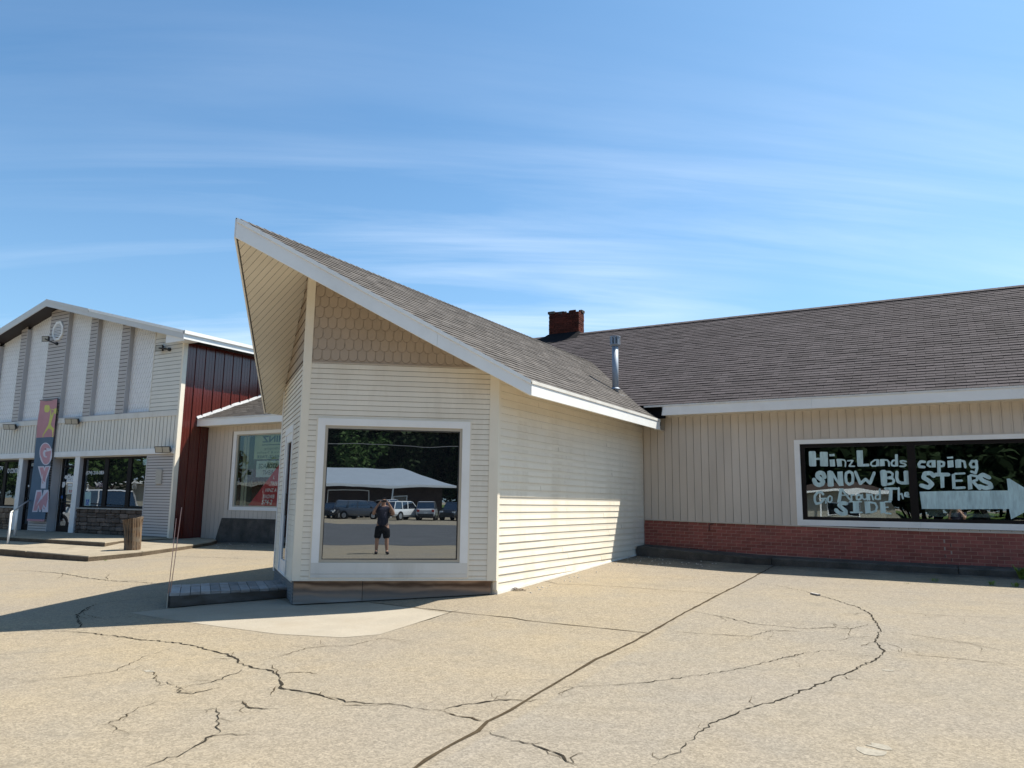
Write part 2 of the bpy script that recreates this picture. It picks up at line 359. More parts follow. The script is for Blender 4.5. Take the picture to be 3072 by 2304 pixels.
def lap_wall(fr, a0, a1, z0, z1, pitch, phase, butt, m, parent, clips=(), holes=(), name='siding_board', tilt=0.002, edge=None, groove=0.0):
    """horizontal boards; holes are (a0, a1, z0, z1); each board piece is an object"""
    k = math.floor((z0-phase)/pitch)
    out = 0
    while phase+k*pitch < z1:
        b0, b1 = phase+k*pitch, phase+(k+1)*pitch; k += 1
        lo, hi = max(b0, z0), min(b1, z1)
        if hi-lo < 0.008: continue
        segs = [(a0, a1)]
        for h in holes:
            mid = 0.5*(lo+hi)
            if h[2] < mid < h[3]:
                ns = []
                for s_ in segs:
                    if h[0] > s_[0]: ns.append((s_[0], min(h[0], s_[1])))
                    if h[1] < s_[1]: ns.append((max(h[1], s_[0]), s_[1]))
                segs = [q for q in ns if q[1]-q[0] > 0.01]
        for s_ in segs:
            poly = rect(s_[0], s_[1], lo, hi); M = Mesh(); rr = random.random()
            for c in clips: poly = clip(poly, *c)
            if groove and lo == b0 and hi-lo > groove*2:
                g_ = clip(poly, 0, 1, lo+groove); poly = clip(poly, 0, -1, -(lo+groove))
                n_ = len(M.f)
                if len(g_) > 2 and plate(M, fr, g_, lambda a, b: .0015, 0.0, rr):
                    for i in range(n_, len(M.f)): M.mi[i] = 1  # groove strip in the dark edge colour paints the shade under the lap
            def df(a, b, b0=b0, b1=b1): return tilt+(butt-tilt)*(b1-b)/(b1-b0)
            if len(poly) > 2 and plate(M, fr, poly, df, 0.0, rr): M.obj(name, m, parent, edge=edge); out += 1
    return out
def vert_wall(fr, a0, a1, z0f, z1f, pitch, m, parent, holes=(), rib=0.03, name='siding_board', phase=None, deep=0.013, low=0.005, edge=None):
    a = a0 if phase is None else phase
    while a < a1-0.01:
        b = min(a+pitch, a1); z0, z1 = z0f(0.5*(a+b)), z1f(0.5*(a+b)); spans = [(z0, z1)]
        for h in holes:
            mid = 0.5*(a+b)
            if h[0] < mid < h[1]:
                ns = []
                for q in spans:
                    if h[2] > q[0]: ns.append((q[0], min(q[1], h[2])))
                    if h[3] < q[1]: ns.append((max(q[0], h[3]), q[1]))
                spans = [q for q in ns if q[1]-q[0] > 0.02]
        for q in spans:
            M = Mesh(); rr = random.random()
            plate(M, fr, rect(a, b-rib, q[0], q[1]), lambda s, t: low, 0, rr)
            plate(M, fr, rect(b-rib, b-0.006, q[0], q[1]), lambda s, t: deep, 0, rr)
            M.obj(name, m, parent, edge=edge)
        a += pitch
def text_mesh(body, fr, a, b, h, m, parent, name='lettering', width=None, d=0.0, mirror=False, bold=0.0, shear=0.0, **props):
    c = bpy.data.curves.new('t', 'FONT'); c.body = body; c.size = 1.0; c.offset = bold; c.shear = shear; c.resolution_u = 3
    o = bpy.data.objects.new('t', c); COL.objects.link(o)
    dg = bpy.context.evaluated_depsgraph_get(); dg.update()
    me = bpy.data.meshes.new_from_object(o.evaluated_get(dg)); bpy.data.objects.remove(o); bpy.data.curves.remove(c)
    xs = [v.co.x for v in me.vertices]; ys = [v.co.y for v in me.vertices]
    if not xs: return None
    x0, x1, y0, y1 = min(xs), max(xs), min(ys), max(ys); sy = h/(y1-y0); sx = sy if width is None else width/(x1-x0)
    for v in me.vertices:
        X = (v.co.x-x0)*sx; Y = (v.co.y-y0)*sy
        if mirror: X = (x1-x0)*sx-X
        v.co = fr.p(a+X, b+Y, d)
    me.materials.clear(); me.materials.append(m); me.name = name
    return link(me, name, parent, **props)

# ================================================================== GROUND
def ground_sheet(name, us, vs, pos, m, off=0.0, **props):
    M = Mesh(); nu, nv = len(us), len(vs)
    for v in vs:
        for u in us:
            x, y = pos(u, v); M.v.append((x, y, gz(x, y)+off))
    for j in range(nv-1):
        for i in range(nu-1):
            k = j*nu+i; M.f.append((k, k+1, k+nu+1, k+nu)); M.r.append(0.5)
    return M.obj(name, m, None, True, **props)
def lin(a, b, n): return [a+(b-a)*i/n for i in range(n+1)]
m = bpy.data.materials.new('aggregate_concrete'); m.use_nodes = True; t = m.node_tree; t.nodes.clear()
o = N(t, 'ShaderNodeOutputMaterial'); p = N(t, 'ShaderNodeBsdfPrincipled'); t.links.new(p.outputs[0], o.inputs[0])
tc = N(t, 'ShaderNodeTexCoord'); V0 = tc.outputs['Object']
big = maprange(t, noise(t, V0, 0.32, 5, 0.55), 0.36, 0.66)
col = mixc(t, big, (0.226, 0.193, 0.148), (0.256, 0.210, 0.143))
med = maprange(t, noise(t, mapping(t, V0, (1, 1, 1), loc=(5, 2, 0)), 1.3, 5, 0.65), 0.45, 0.75)
col = mixc(t, mathn(t, 'MULTIPLY', med, 0.55), col, (0.203, 0.180, 0.144))
rust = maprange(t, noise(t, mapping(t, V0, (1, 1, 1), loc=(9, 4, 0)), 0.75, 4, 0.6), 0.58, 0.78)
col = mixc(t, mathn(t, 'MULTIPLY', rust, 0.35), col, (0.262, 0.203, 0.122))
vor = N(t, 'ShaderNodeTexVoronoi'); vor.inputs['Scale'].default_value = 75; t.links.new(V0, vor.inputs['Vector'])
sepc = N(t, 'ShaderNodeSeparateColor'); t.links.new(vor.outputs['Color'], sepc.inputs[0])
peb = maprange(t, sepc.outputs[0], 0, 1, 0.78, 1.22)
vor2 = N(t, 'ShaderNodeTexVoronoi'); vor2.inputs['Scale'].default_value = 27; t.links.new(V0, vor2.inputs['Vector'])
sepd = N(t, 'ShaderNodeSeparateColor'); t.links.new(vor2.outputs['Color'], sepd.inputs[0])
peb2 = maprange(t, sepd.outputs[1], 0, 1, 0.92, 1.08)
peb = mathn(t, 'MULTIPLY', peb, peb2)
sp = maprange(t, noise(t, V0, 48, 3, 0.7), 0.30, 0.38, 0.70, 1.0)
peb = mathn(t, 'MULTIPLY', peb, sp)
cc = N(t, 'ShaderNodeCombineColor')
for i in range(3): t.links.new(peb, cc.inputs[i])
col = mixc(t, 1.0, col, cc.outputs[0], 'MULTIPLY')
# the slab right of the long joint is greyer; grime gathers along the kerb; faint old tyre sweeps
sxy = N(t, 'ShaderNodeSeparateXYZ'); t.links.new(V0, sxy.inputs[0])
ja, jb = on_ground(2312, 1697), on_ground(1280, 2304); jn = Vector((jb.y-ja.y, ja.x-jb.x, 0)).normalized()
if jn.x < 0: jn = -jn
sd = mathn(t, 'ADD', mathn(t, 'MULTIPLY', sxy.outputs[0], jn.x), mathn(t, 'MULTIPLY', sxy.outputs[1], jn.y))
right = maprange(t, sd, jn.dot(ja)-.02, jn.dot(ja)+.02)
col = mixc(t, mathn(t, 'MULTIPLY', right, 0.6), col, mixc(t, 1.0, col, (0.93, 0.965, 1.04), 'MULTIPLY'))
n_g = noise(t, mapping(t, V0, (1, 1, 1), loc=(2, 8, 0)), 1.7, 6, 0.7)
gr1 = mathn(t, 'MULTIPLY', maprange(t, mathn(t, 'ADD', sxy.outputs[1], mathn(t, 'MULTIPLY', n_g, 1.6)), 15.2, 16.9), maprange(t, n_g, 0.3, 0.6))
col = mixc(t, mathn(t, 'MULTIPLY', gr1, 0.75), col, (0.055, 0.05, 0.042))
arc = N(t, 'ShaderNodeTexWave', wave_type='RINGS', rings_direction='Z'); arc.inputs['Scale'].default_value = 0.42; arc.inputs['Distortion'].default_value = 1.2; arc.inputs['Detail'].default_value = 2
t.links.new(mapping(t, V0, (1, 1, 1), loc=(-4, 9, 0)), arc.inputs['Vector'])
tm = mathn(t, 'MULTIPLY', maprange(t, arc.outputs['Fac'], 0.86, 1.0), maprange(t, noise(t, V0, 0.5, 3), 0.45, 0.65))
col = mixc(t, mathn(t, 'MULTIPLY', tm, 0.16), col, (0.12, 0.105, 0.085))
oil = maprange(t, noise(t, mapping(t, V0, (1, 1.6, 1), loc=(13, 3, 0)), 0.9, 6, 0.62), 0.60, 0.72)
col = mixc(t, mathn(t, 'MULTIPLY', oil, 0.30), col, (0.13, 0.115, 0.09))
t.links.new(col, p.inputs['Base Color']); p.inputs['Roughness'].default_value = 0.9; p.inputs['Specular IOR Level'].default_value = 0.12
b = N(t, 'ShaderNodeBump'); b.inputs['Strength'].default_value = 0.55; b.inputs['Distance'].default_value = 0.006
hh = mathn(t, 'ADD', sepc.outputs[0], noise(t, V0, 25, 3, 0.6)); t.links.new(hh, b.inputs['Height']); t.links.new(b.outputs[0], p.inputs['Normal'])
m_ground = m
m_patch = mat('smooth_pale_concrete', (0.30, 0.265, 0.21), 0.9, 0.10, 1.4, 0.25, 120, spec=0.12, fine=0.12, fscale=70, dirt=(0.25, 0.205, 0.145), dirt_scale=0.9, dirt_amt=0.5)
m_asph = mat('old_asphalt', (0.075, 0.078, 0.084), 0.9, 0.15, 0.5, 0.3, 60, spec=0.2, fine=0.25, fscale=60)
m_grass = mat('mown_grass', (0.075, 0.11, 0.025), 0.9, 0.3, 0.8, 0.4, 20, spec=0.1)

xs = lin(-600, -60, 9)[:-1]+lin(-60, -26, 17)[:-1]+lin(-26, -15, 30)[:-1]+lin(-15, 4, 150)[:-1]+lin(4, 8, 12)[:-1]+lin(8, 60, 20)[:-1]+lin(60, 600, 9)
ys = sorted(set(YB_ for YB_ in lin(-600, -70, 9)[:-1]+lin(-70, -4, 33)[:-1]+lin(-4, 2, 16)[:-1]+lin(2, 17, 120)[:-1]+lin(17, 20, 6)[:-1]+lin(20, 60, 5)[:-1]+lin(60, 600, 6)) | set(a for a, _ in YP))
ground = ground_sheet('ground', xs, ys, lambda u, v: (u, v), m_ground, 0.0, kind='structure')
def back(u, v): return (u*UB.x+v*VB.x, u*UB.y+v*VB.y)
us = lin(-33, 160, 48)
ground_sheet('road', us, lin(5.3, 36, 24), back, m_asph, 0.006, kind='structure')
ground_sheet('grass_field', lin(-160, 160, 64), lin(66, 330, 24), back, m_grass, 0.006, kind='structure')
ground_sheet('grass_verge', lin(-26, -6.2, 12), lin(33.5, 36.8, 4), back, m_grass, 0.012, kind='structure')

def ribbon(name, pts, w, m, off=0.004, jitter=0.5, sub=0.10, taper=True, parent=None, pxjit=0.02):
    P = [on_ground(*q) for q in pts]; L = []
    for a, b in zip(P, P[1:]):
        n = max(1, int((b-a).length/sub))
        for i in range(n): L.append(a.lerp(b, i/n))
    L.append(P[-1]); M = Mesh(); K = []
    for i, q in enumerate(L):
        d = (L[min(i+1, len(L)-1)]-L[max(0, i-1)]); d.z = 0
        if d.length < 1e-6: d = Vector((1, 0, 0))
        d.normalize(); nrm = Vector((-d.y, d.x, 0))
        e = min(1, 4*i/len(L), 4*(len(L)-1-i)/len(L)) if taper else 1
        ww = w*(1+random.uniform(-jitter, jitter))*(0.25+0.75*e)
        q = q+nrm*random.uniform(-pxjit, pxjit)
        for s_ in (-.5, .5):
            r_ = q+nrm*ww*s_; K.append((r_.x, r_.y, gz(r_.x, r_.y)+off))
    M.v = K
    for i in range(len(L)-1): M.f.append((2*i, 2*i+1, 2*i+3, 2*i+2)); M.r.append(.5)
    return M.obj(name, m, parent)
def Z(r, *pts):
    s_ = r[2]/2212.0; return [(r[0]+x*s_, r[1]+y*s_) for x, y in pts]
GL, GR = (0, 1750, 1536), (1536, 1650, 1536)
# slab joints
ribbon('slab_joint', Z(GR, (1145, 62), (1090, 92), (900, 190), (765, 262), (590, 360), (340, 485), (170, 590), (60, 650), (0, 692)) + Z(GL, (2110, 598), (2060, 640), (1900, 730), (1790, 798), (1700, 850)), 0.030, m_joint, 0.005, 0.3, 0.15, False, ground, 0.008)
ribbon('slab_joint', Z(GL, (1600, 84), (1760, 102), (1940, 122), (2211, 150)) + Z(GR, (60, 305), (250, 325), (480, 348), (590, 360)), 0.016, m_joint, 0.005, 0.4, 0.15, False, ground, 0.006)
ribbon('slab_joint', Z(GR, (130, 132), (200, 148), (330, 152), (520, 163), (740, 180), (900, 190)), 0.012, m_joint, 0.005, 0.4, 0.15, False, ground, 0.006)
cr = [
 (Z(GL, (140, 205), (260, 208), (360, 213), (480, 227), (600, 243), (780, 260), (870, 280), (980, 306), (1015, 325), (1035, 345), (1080, 362), (1125, 372), (1165, 378), (1200, 395), (1215, 410), (1212, 440), (1220, 458), (1310, 470), (1370, 484), (1430, 493), (1500, 512), (1580, 518), (1700, 524), (1780, 536), (1895, 550)), 0.030, 1),
 (Z(GL, (1895, 550), (1980, 532), (2050, 520), (2130, 508), (2212, 502)) + Z(GR, (60, 648)), 0.022, 1),
 (Z(GL, (1895, 550), (1980, 572), (2060, 590), (2110, 598)), 0.020, 0),
 (Z(GR, (765, 264), (870, 282), (980, 305), (1040, 320), (1150, 328), (1250, 340), (1400, 335), (1460, 342), (1540, 322)), 0.016, 1),
 (Z(GR, (660, 350), (760, 358), (900, 368), (1030, 373), (1120, 348), (1240, 352), (1330, 366)), 0.012, 1),
 (Z(GR, (1040, 140), (1150, 155), (1270, 180), (1400, 218), (1500, 250), (1545, 275), (1575, 320), (1590, 350), (1580, 375), (1565, 398), (1590, 420), (1615, 438), (1590, 462), (1510, 502), (1420, 542), (1330, 580), (1250, 610), (1160, 650), (1050, 674), (960, 710), (870, 750), (820, 780), (770, 825), (720, 872), (650, 910), (580, 940)), 0.020, 1),
 (Z(GR, (170, 598), (260, 592), (380, 588), (560, 574), (760, 550), (940, 522), (1060, 498), (1160, 468), (1270, 446), (1350, 434), (1440, 440), (1540, 458), (1590, 462)), 0.012, 1),
 (Z(GR, (1590, 350), (1700, 362), (1850, 385), (2000, 410), (2140, 440)), 0.009, 0),
 (Z(GR, (1620, 440), (1760, 455), (1900, 468), (2060, 485), (2190, 500)), 0.009, 0),
 (Z(GR, (1600, 268), (1750, 275), (1900, 285), (2050, 292), (2211, 298)), 0.010, 0),
 (Z(GR, (0, 824), (80, 840), (150, 862), (210, 892), (260, 925), (300, 942)), 0.020, 1),
 (Z(GL, (2060, 640), (2110, 645), (2212, 680)), 0.014, 1),
 (Z(GL, (420, 88), (385, 105), (350, 122), (332, 140), (340, 165), (355, 182), (330, 198), (262, 208)), 0.022, 1),
 (Z(GL, (420, 88), (520, 76), (640, 64), (725, 56)), 0.012, 0),
 (Z(GL, (640, 375), (665, 390), (675, 415), (685, 440)), 0.014, 0),
 (Z(GL, (715, 428), (750, 438), (772, 455), (775, 472), (830, 478), (900, 460), (960, 450)), 0.014, 1),
 (Z(GL, (772, 450), (840, 440), (930, 425), (985, 402), (1050, 375)), 0.012, 1),
 (Z(GL, (1000, 510), (1045, 512), (1060, 535), (1110, 542), (1210, 545)), 0.020, 1),
 (Z(GL, (835, 556), (880, 548), (935, 540), (945, 580), (940, 620), (950, 652)), 0.012, 1),
 (Z(GL, (620, 795), (700, 765), (790, 740), (860, 692), (920, 660), (1000, 652), (1095, 660)), 0.013, 1),
 (Z(GL, (1090, 348), (1200, 318), (1320, 282), (1400, 272), (1510, 272), (1590, 252), (1650, 238), (1760, 255)), 0.009, 0),
 (Z(GL, (400, 620), (470, 608), (540, 575), (620, 530), (710, 508)), 0.010, 0),
 (Z(GL, (20, 440), (150, 425), (330, 402), (490, 382), (620, 320), (740, 280)), 0.008, 0),
 (Z(GL, (2000, 108), (1960, 122), (1900, 140), (1820, 165)), 0.010, 0),
 (Z((0, 1350, 800), (95, 998), (300, 1008), (520, 1025), (700, 1060), (900, 1085), (1200, 1100), (1400, 1118)), 0.028, 1),
 (Z((0, 1350, 800), (1250, 882), (1500, 885), (1900, 898), (2212, 912)), 0.022, 1),
]
for pts, w, k in cr:
    ribbon('crack', pts, w*0.72, m_crack if k else m_joint, 0.005, 0.75, 0.045, True, ground, 0.020)
    if len(pts) > 4:
        for _ in range(2+len(pts)//4):      # hairline branches
            a = random.choice(pts[1:-1]); ang = random.uniform(0, 6.28); q = [a]
            for _k in range(random.randint(2, 4)): ang += random.uniform(-.7, .7); q.append((q[-1][0]+math.cos(ang)*random.uniform(18, 46), q[-1][1]+math.sin(ang)*random.uniform(4, 13)))
            ribbon('crack', q, w*0.30, m_joint, 0.0045, 0.7, 0.05, True, ground, 0.012)
# smooth newer slab in front of the wing
ring = [on_ground(*q) for q in Z(GL, (1180, 60), (760, 108), (560, 128), (700, 152), (950, 188), (1200, 220), (1480, 235), (1640, 222), (1780, 178), (1930, 130), (1760, 104), (1590, 84), (1280, 98))]
M = Mesh(); cx = sum(q.x for q in ring)/len(ring); cy = sum(q.y for q in ring)/len(ring)
for a, b in zip(ring, ring[1:]+ring[:1]):
    for i in range(6):
        f0, f1 = i/6, (i+1)/6; pts = []
        for q, f in ((a, f0), (a, f1), (b, f1), (b, f0)):
            x, y = cx+(q.x-cx)*f, cy+(q.y-cy)*f; pts.append((x, y, gz(x, y)+0.003))
        if i == 0: pts = pts[:3]
        M.face(pts)
M.obj('concrete_patch', m_patch, ground)
# spalls and stains
for q, rr_ in ((Z(GR, (1590, 850))[0], .10), (Z(GR, (1540, 870))[0], .12), (Z(GL, (640, 380))[0], .07), (Z(GR, (1620, 520))[0], .06), (Z(GL, (1940, 120))[0], .08)):
    c = on_ground(*q); M = Mesh(); pts = []
    for i in range(11):
        a = 2*math.pi*i/11; k = rr_*random.uniform(.5, 1.1); x, y = c.x+math.cos(a)*k, c.y+math.sin(a)*k*.7; pts.append((x, y, gz(x, y)+.003))
    M.face(pts); M.obj('spall', m_bright, ground)

# ================================================================== SHOWROOM WING (cream prow)
XC, YC = -8.41, 8.27                # prow corner
XW, Y1 = -6.06, 10.10               # front right corner
XWL = 2*XC-XW
Y2 = 16.59                          # main facade plane
ZFL, ZSH, ZR, ZE = 0.449, 3.686, 5.476, 3.468
SL = (ZR-ZE)/2.887; XE = XC+2.887; XEL = XC-2.887; YPK, YER = 6.83, 10.15; YE2 = 16.12
LW = math.hypot(XW-XC, Y1-YC); eR = Vector(((XW-XC)/LW, (Y1-YC)/LW, 0)); nR = Vector((eR.y, -eR.x, 0))
eL = Vector((-eR.x, eR.y, 0)); nL = Vector((-eR.y, -eR.x, 0)); ZZ = Vector((0, 0, 1))
FRr = Frame((XC, YC, 0), eR, ZZ, nR); FRl = Frame((XC, YC, 0), eL, ZZ, nL)
FRw = Frame((XW, Y1, 0), (0, 1, 0), ZZ, (1, 0, 0))
wing = thing('showroom_wing', 'cream sided showroom wing with a pointed prow roof and mirror window', 'building', (XC, 12, 0))
zs = lambda x: ZR-0.25-SL*abs(x-XC)       # soffit underside
kS = SL*eR.x
# backing walls
M = Mesh()
def holed(fr, h):
    for q in (rect(0, h[0], ZFL-.02, 5.3), rect(h[1], LW, ZFL-.02, 5.3), rect(h[0], h[1], h[3], 5.3), rect(h[0], h[1], ZFL-.02, h[2])):
        plate(M, fr, clip(q, kS, 1, ZR-.26), lambda a, b: -0.004, -0.12)
holed(FRr, (.30, 2.48, .55, 2.77)); holed(FRl, (1.0, 2.06, ZFL, 2.75))
plate(M, FRw, rect(0.02, Y2-Y1-.01, 0.1, zs(XW)-.02), lambda a, b: -0.004, -0.12)
FRwl = Frame((XWL, Y1, 0), (0, 1, 0), ZZ, (-1, 0, 0))
plate(M, FRwl, rect(0.02, Y2-Y1-.01, 0.0, zs(XW)-.02), lambda a, b: -0.004, -0.12)
core = M.obj('wall', m_creamtrim, wing)
M = Mesh(); M.face([(XWL+.2, Y1+2.5, .4), (XW-.2, Y1+2.5, .4), (XW-.2, Y1+2.5, 3.4), (XWL+.2, Y1+2.5, 3.4)]); M.obj('interior', m_inside, wing)
# right wall
P1, PH1 = 0.1179, 3.343
glow = [(y, gz(XW+.01, Y1+y)+0.035) for y in (0, 6.49)]
gsl = (glow[1][1]-glow[0][1])/6.49
side = part('side_wall', wing)
FRw.o = Vector((XW-0.012, Y1, 0))
k = 0; zz0 = PH1+3*P1
while zz0 > 0.1:
    # each course in two or three lengths with butt joints
    cuts = sorted([0.03, 6.45]+[random.uniform(1.2, 2.6), random.uniform(3.4, 5.3)])
    for a0, a1 in zip(cuts, cuts[1:]):
        poly = rect(a0, a1-.002, zz0, zz0+P1)
        poly = clip(poly, gsl, -1, -glow[0][1])
        poly = clip(poly, 0, 1, zs(XW)-.005)
        M = Mesh(); off = random.choice((0, 0, .0022))
        if len(poly) > 2 and plate(M, FRw, poly, lambda a, b, z=zz0: .002+off+.0135*(z+P1-b)/P1, -.002, random.random()): M.obj('siding_board', m_cream, side, edge=m_creame)
    zz0 -= P1
FRw.o = Vector((XW, Y1, 0))
M = Mesh()
g0, g1 = gz(XW, Y1), gz(XW, Y2)
M.solid([(XW-.02, Y1+.03, g0-.03), (XW+.022, Y1+.03, g0-.03), (XW+.022, Y2-.02, g1-.03), (XW-.02, Y2-.02, g1-.03)], [(XW-.02, Y1+.03, g0+.045), (XW+.016, Y1+.03, g0+.045), (XW+.016, Y2-.02, g1+.045), (XW-.02, Y2-.02, g1+.045)])
M.obj('ground_trim', m_whitest, wing)
# front (window) wall
P2, PH2 = 0.0792, 3.507
TR = (0.243, 2.542, 0.478, 2.826)
front = part('front_wall', wing)
lap_wall(FRr, 0.095, 2.845, ZFL, ZSH-.002, P2, PH2, 0.0125, m_cream, front, holes=[TR], edge=m_creame, groove=.005)
left = part('door_wall', wing)
DR = (0.95, 2.12, ZFL-.05, 2.81)
lap_wall(FRl, 0.115, LW-.12, ZFL-.03, ZSH-.002, P2, PH2, 0.0125, m_cream, left, holes=[DR], edge=m_creame, groove=.005)
# fish-scale gables
def scale_poly(c, zb, w, h, n=7):
    r_ = w*0.5-.0055; pts = [(c-r_, zb+h), (c-r_, zb+r_)]
    pts = []
    for i in range(n+1):
        a = math.pi+math.pi*i/n; pts.append((c+r_*math.cos(a), zb+r_+r_*math.sin(a)))
    return pts+[(c+r_, zb+h), (c-r_, zb+h)]
for fr, nm, a0, a1 in ((FRr, 'front_gable', 0.06, 2.9), (FRl, 'door_gable', 0.06, 2.9)):
    par = part(nm, wing)
    row = 0; z0 = 3.715
    M = Mesh(); plate(M, fr, clip(rect(a0, LW, ZSH-.012, 5.2), kS, 1, ZR-.25), lambda a, b: .0015, 0); plate(M, fr, rect(a0, LW-.08, ZSH-.012, ZSH+.012), lambda a, b: .011, .002); M.obj('backing_panel', m_scale, par)
    while z0 < 5.2:
        c0 = (0.178 if row % 2 == 0 else 0.245)-0.1342*2; c = c0
        while c < LW+.1:
            poly = scale_poly(c, z0, 0.1342, 0.232)
            poly = clip(poly, kS, 1, ZR-.262); poly = clip(poly, -1, 0, -a0); poly = clip(poly, 1, 0, LW-.075)
            M = Mesh()
            if len(poly) > 2 and abs(area(poly)) > 2e-4 and plate(M, fr, poly, lambda a, b, z=z0: .017-.0135*(b-z)/.232, 0.0016, random.random()): M.obj('shingle', m_scale, par, edge=m_scalee)
            c += 0.1342
        z0 += 0.1657; row += 1
# corner posts
def post(name, pts_xy, z0, z1f, m, par):
    M = Mesh(); M.solid([(x, y, z0) for x, y in pts_xy], [(x, y, z1f(x, y)) for x, y in pts_xy]); return M.obj(name, m, par)
def xy(fr, a, d): q = fr.p(a, 0, d); return (q.x, q.y)
cp = FRr.p(0, 0, 0)+(nR+nL)*(0.018/(1+nR.dot(nL)))
ztop = lambda x, y: zs(x)-.004
post('corner_post', [(cp.x, cp.y), xy(FRr, .098, .0175), xy(FRr, .098, -.03), xy(FRl, .118, -.03), xy(FRl, .118, .0175)], ZFL-.018, ztop, m_creamtrim, wing)
post('corner_post', [xy(FRr, 2.842, .0175), (XW+.016, Y1-.012), (XW+.016, Y1+.055), (XW-.03, Y1+.055), xy(FRr, 2.842, -.03)], ZFL-.02, ztop, m_creamtrim, wing)
post('corner_post', [(XW-.05, Y1-.004), (XW+.0185, Y1-.004), (XW+.0185, Y1+.052), (XW-.05, Y1+.052)], 0.295, lambda x, y: ZFL-.0205, m_creamtrim, wing)
post('corner_post', [xy(FRl, LW-.115, .0175), xy(FRl, LW+.01, .0175), xy(FRl, LW+.01, -.05), xy(FRl, LW-.115, -.05)], ZFL-.12, lambda x, y: 3.60, m_white, wing)
# plywood skirt
for a0, a1, mm, fr in ((0.014, 0.998, m_ply, FRr), (1.004, 2.905, m_ply, FRr), (0.016, LW-.05, m_plygrey, FRl)):
    M = Mesh(); g0, g1 = [gz(*fr.p(a, 0, 0).to_2d())-.02 for a in (a0, a1)]
    plate(M, fr, [(a0, g0+.035), (a1, g1+.035), (a1, ZFL-.004), (a0, ZFL-.004)], lambda a, b: -.002, -.03, random.random())
    M.obj('plywood_skirt', mm, wing)
M = Mesh(); plate(M, FRr, rect(0.1, 2.84, ZFL-.018, ZFL-.002), lambda a, b: .017, -.02); plate(M, FRl, rect(0.12, LW-.1, ZFL-.05, ZFL-.032), lambda a, b: .017, -.02); M.obj('starter_strip', m_creamtrim, wing)
# big mirror window
win = part('showroom_window', wing)
def bars(fr, outer, inner, d0, d1, name, m, par):
    (a0, a1, b0, b1), (c0, c1, e0, e1) = outer, inner
    for q in (rect(a0, a1, e1, b1), rect(a0, a1, b0, e0), rect(a0, c0, e0, e1), rect(c1, a1, e0, e1)):
        M = Mesh()
        if plate(M, fr, q, lambda a, b: d1, d0): M.obj(name, m, par)
IN = (0.352, 2.424, 0.692, 2.720); GLS = (0.392, 2.386, 0.738, 2.676)
for q, mm in ((rect(TR[0], TR[1], IN[3], TR[3]), m_white), (rect(TR[0], IN[0], IN[2], IN[3]), m_white), (rect(IN[1], TR[1], IN[2], IN[3]), m_white), (rect(TR[0], TR[1], TR[2]+.055, IN[2]), m_whitest), (rect(TR[0], TR[1], TR[2], TR[2]+.053), m_whitest)):
    M = Mesh(); plate(M, FRr, q, lambda a, b: .024 if q[0][1] > .5 else .019, -.01); M.obj('window_trim', mm, win)
M = Mesh(); plate(M, FRr, rect(TR[0]-.022, TR[0], TR[2], TR[3]+.018), lambda a, b: .014, -.01); plate(M, FRr, rect(TR[1], TR[1]+.022, TR[2], TR[3]+.018), lambda a, b: .014, -.01); plate(M, FRr, rect(TR[0], TR[1], TR[3], TR[3]+.018), lambda a, b: .014, -.01); M.obj('trim_channel', m_creamtrim, win)
bars(FRr, IN, GLS, -.09, 0.006, 'window_frame', m_alu, win)
pa = rad(39.3); nP = Vector((math.sin(pa), -math.cos(pa), 0)); eP = Vector((nP.y*-1, nP.x, 0)); cen = FRr.p(1.389, 0, -.035)
FRp = Frame(cen-eP*1.389, eP, ZZ, nP)
M = Mesh(); M.solid([FRp.p(a, b, -.006) for a, b in rect(GLS[0]-.01, GLS[1]+.01, GLS[2]-.01, GLS[3]+.01)], [FRp.p(a, b, 0) for a, b in rect(GLS[0]-.01, GLS[1]+.01, GLS[2]-.01, GLS[3]+.01)]); M.obj('pane', m_mirror, win)
M = Mesh(); 
for q in (rect(GLS[0], GLS[1], GLS[3]-.012, GLS[3]+.003), rect(GLS[0], GLS[1], GLS[2]-.003, GLS[2]+.010), rect(GLS[0]-.003, GLS[0]+.010, GLS[2], GLS[3]), rect(GLS[1]-.010, GLS[1]+.003, GLS[2], GLS[3])): plate(M, FRr, q, lambda a, b: -.004, -.05)
M.obj('gasket', m_black, win)
# glass door on the left prow wall
door = part('glass_door', wing)
bars(FRl, DR, (1.06, 2.01, ZFL-.03, 2.70), -.01, .022, 'door_frame', m_white, door)
bars(FRl, (1.06, 2.01, ZFL-.03, 2.70), (1.22, 1.85, .62, 2.56), -.03, .006, 'door_leaf', m_white, door)
M = Mesh(); plate(M, FRl, rect(1.215, 1.855, .615, 2.565), lambda a, b: -.01, -.02); M.obj('pane', m_doorglass, door)
M = Mesh(); M.tube([FRl.p(1.13, 1.35, .006), FRl.p(1.13, 1.35, .05), FRl.p(1.13, 1.70, .05), FRl.p(1.13, 1.70, .006)], .012, 6); M.obj('handle', m_black, door)
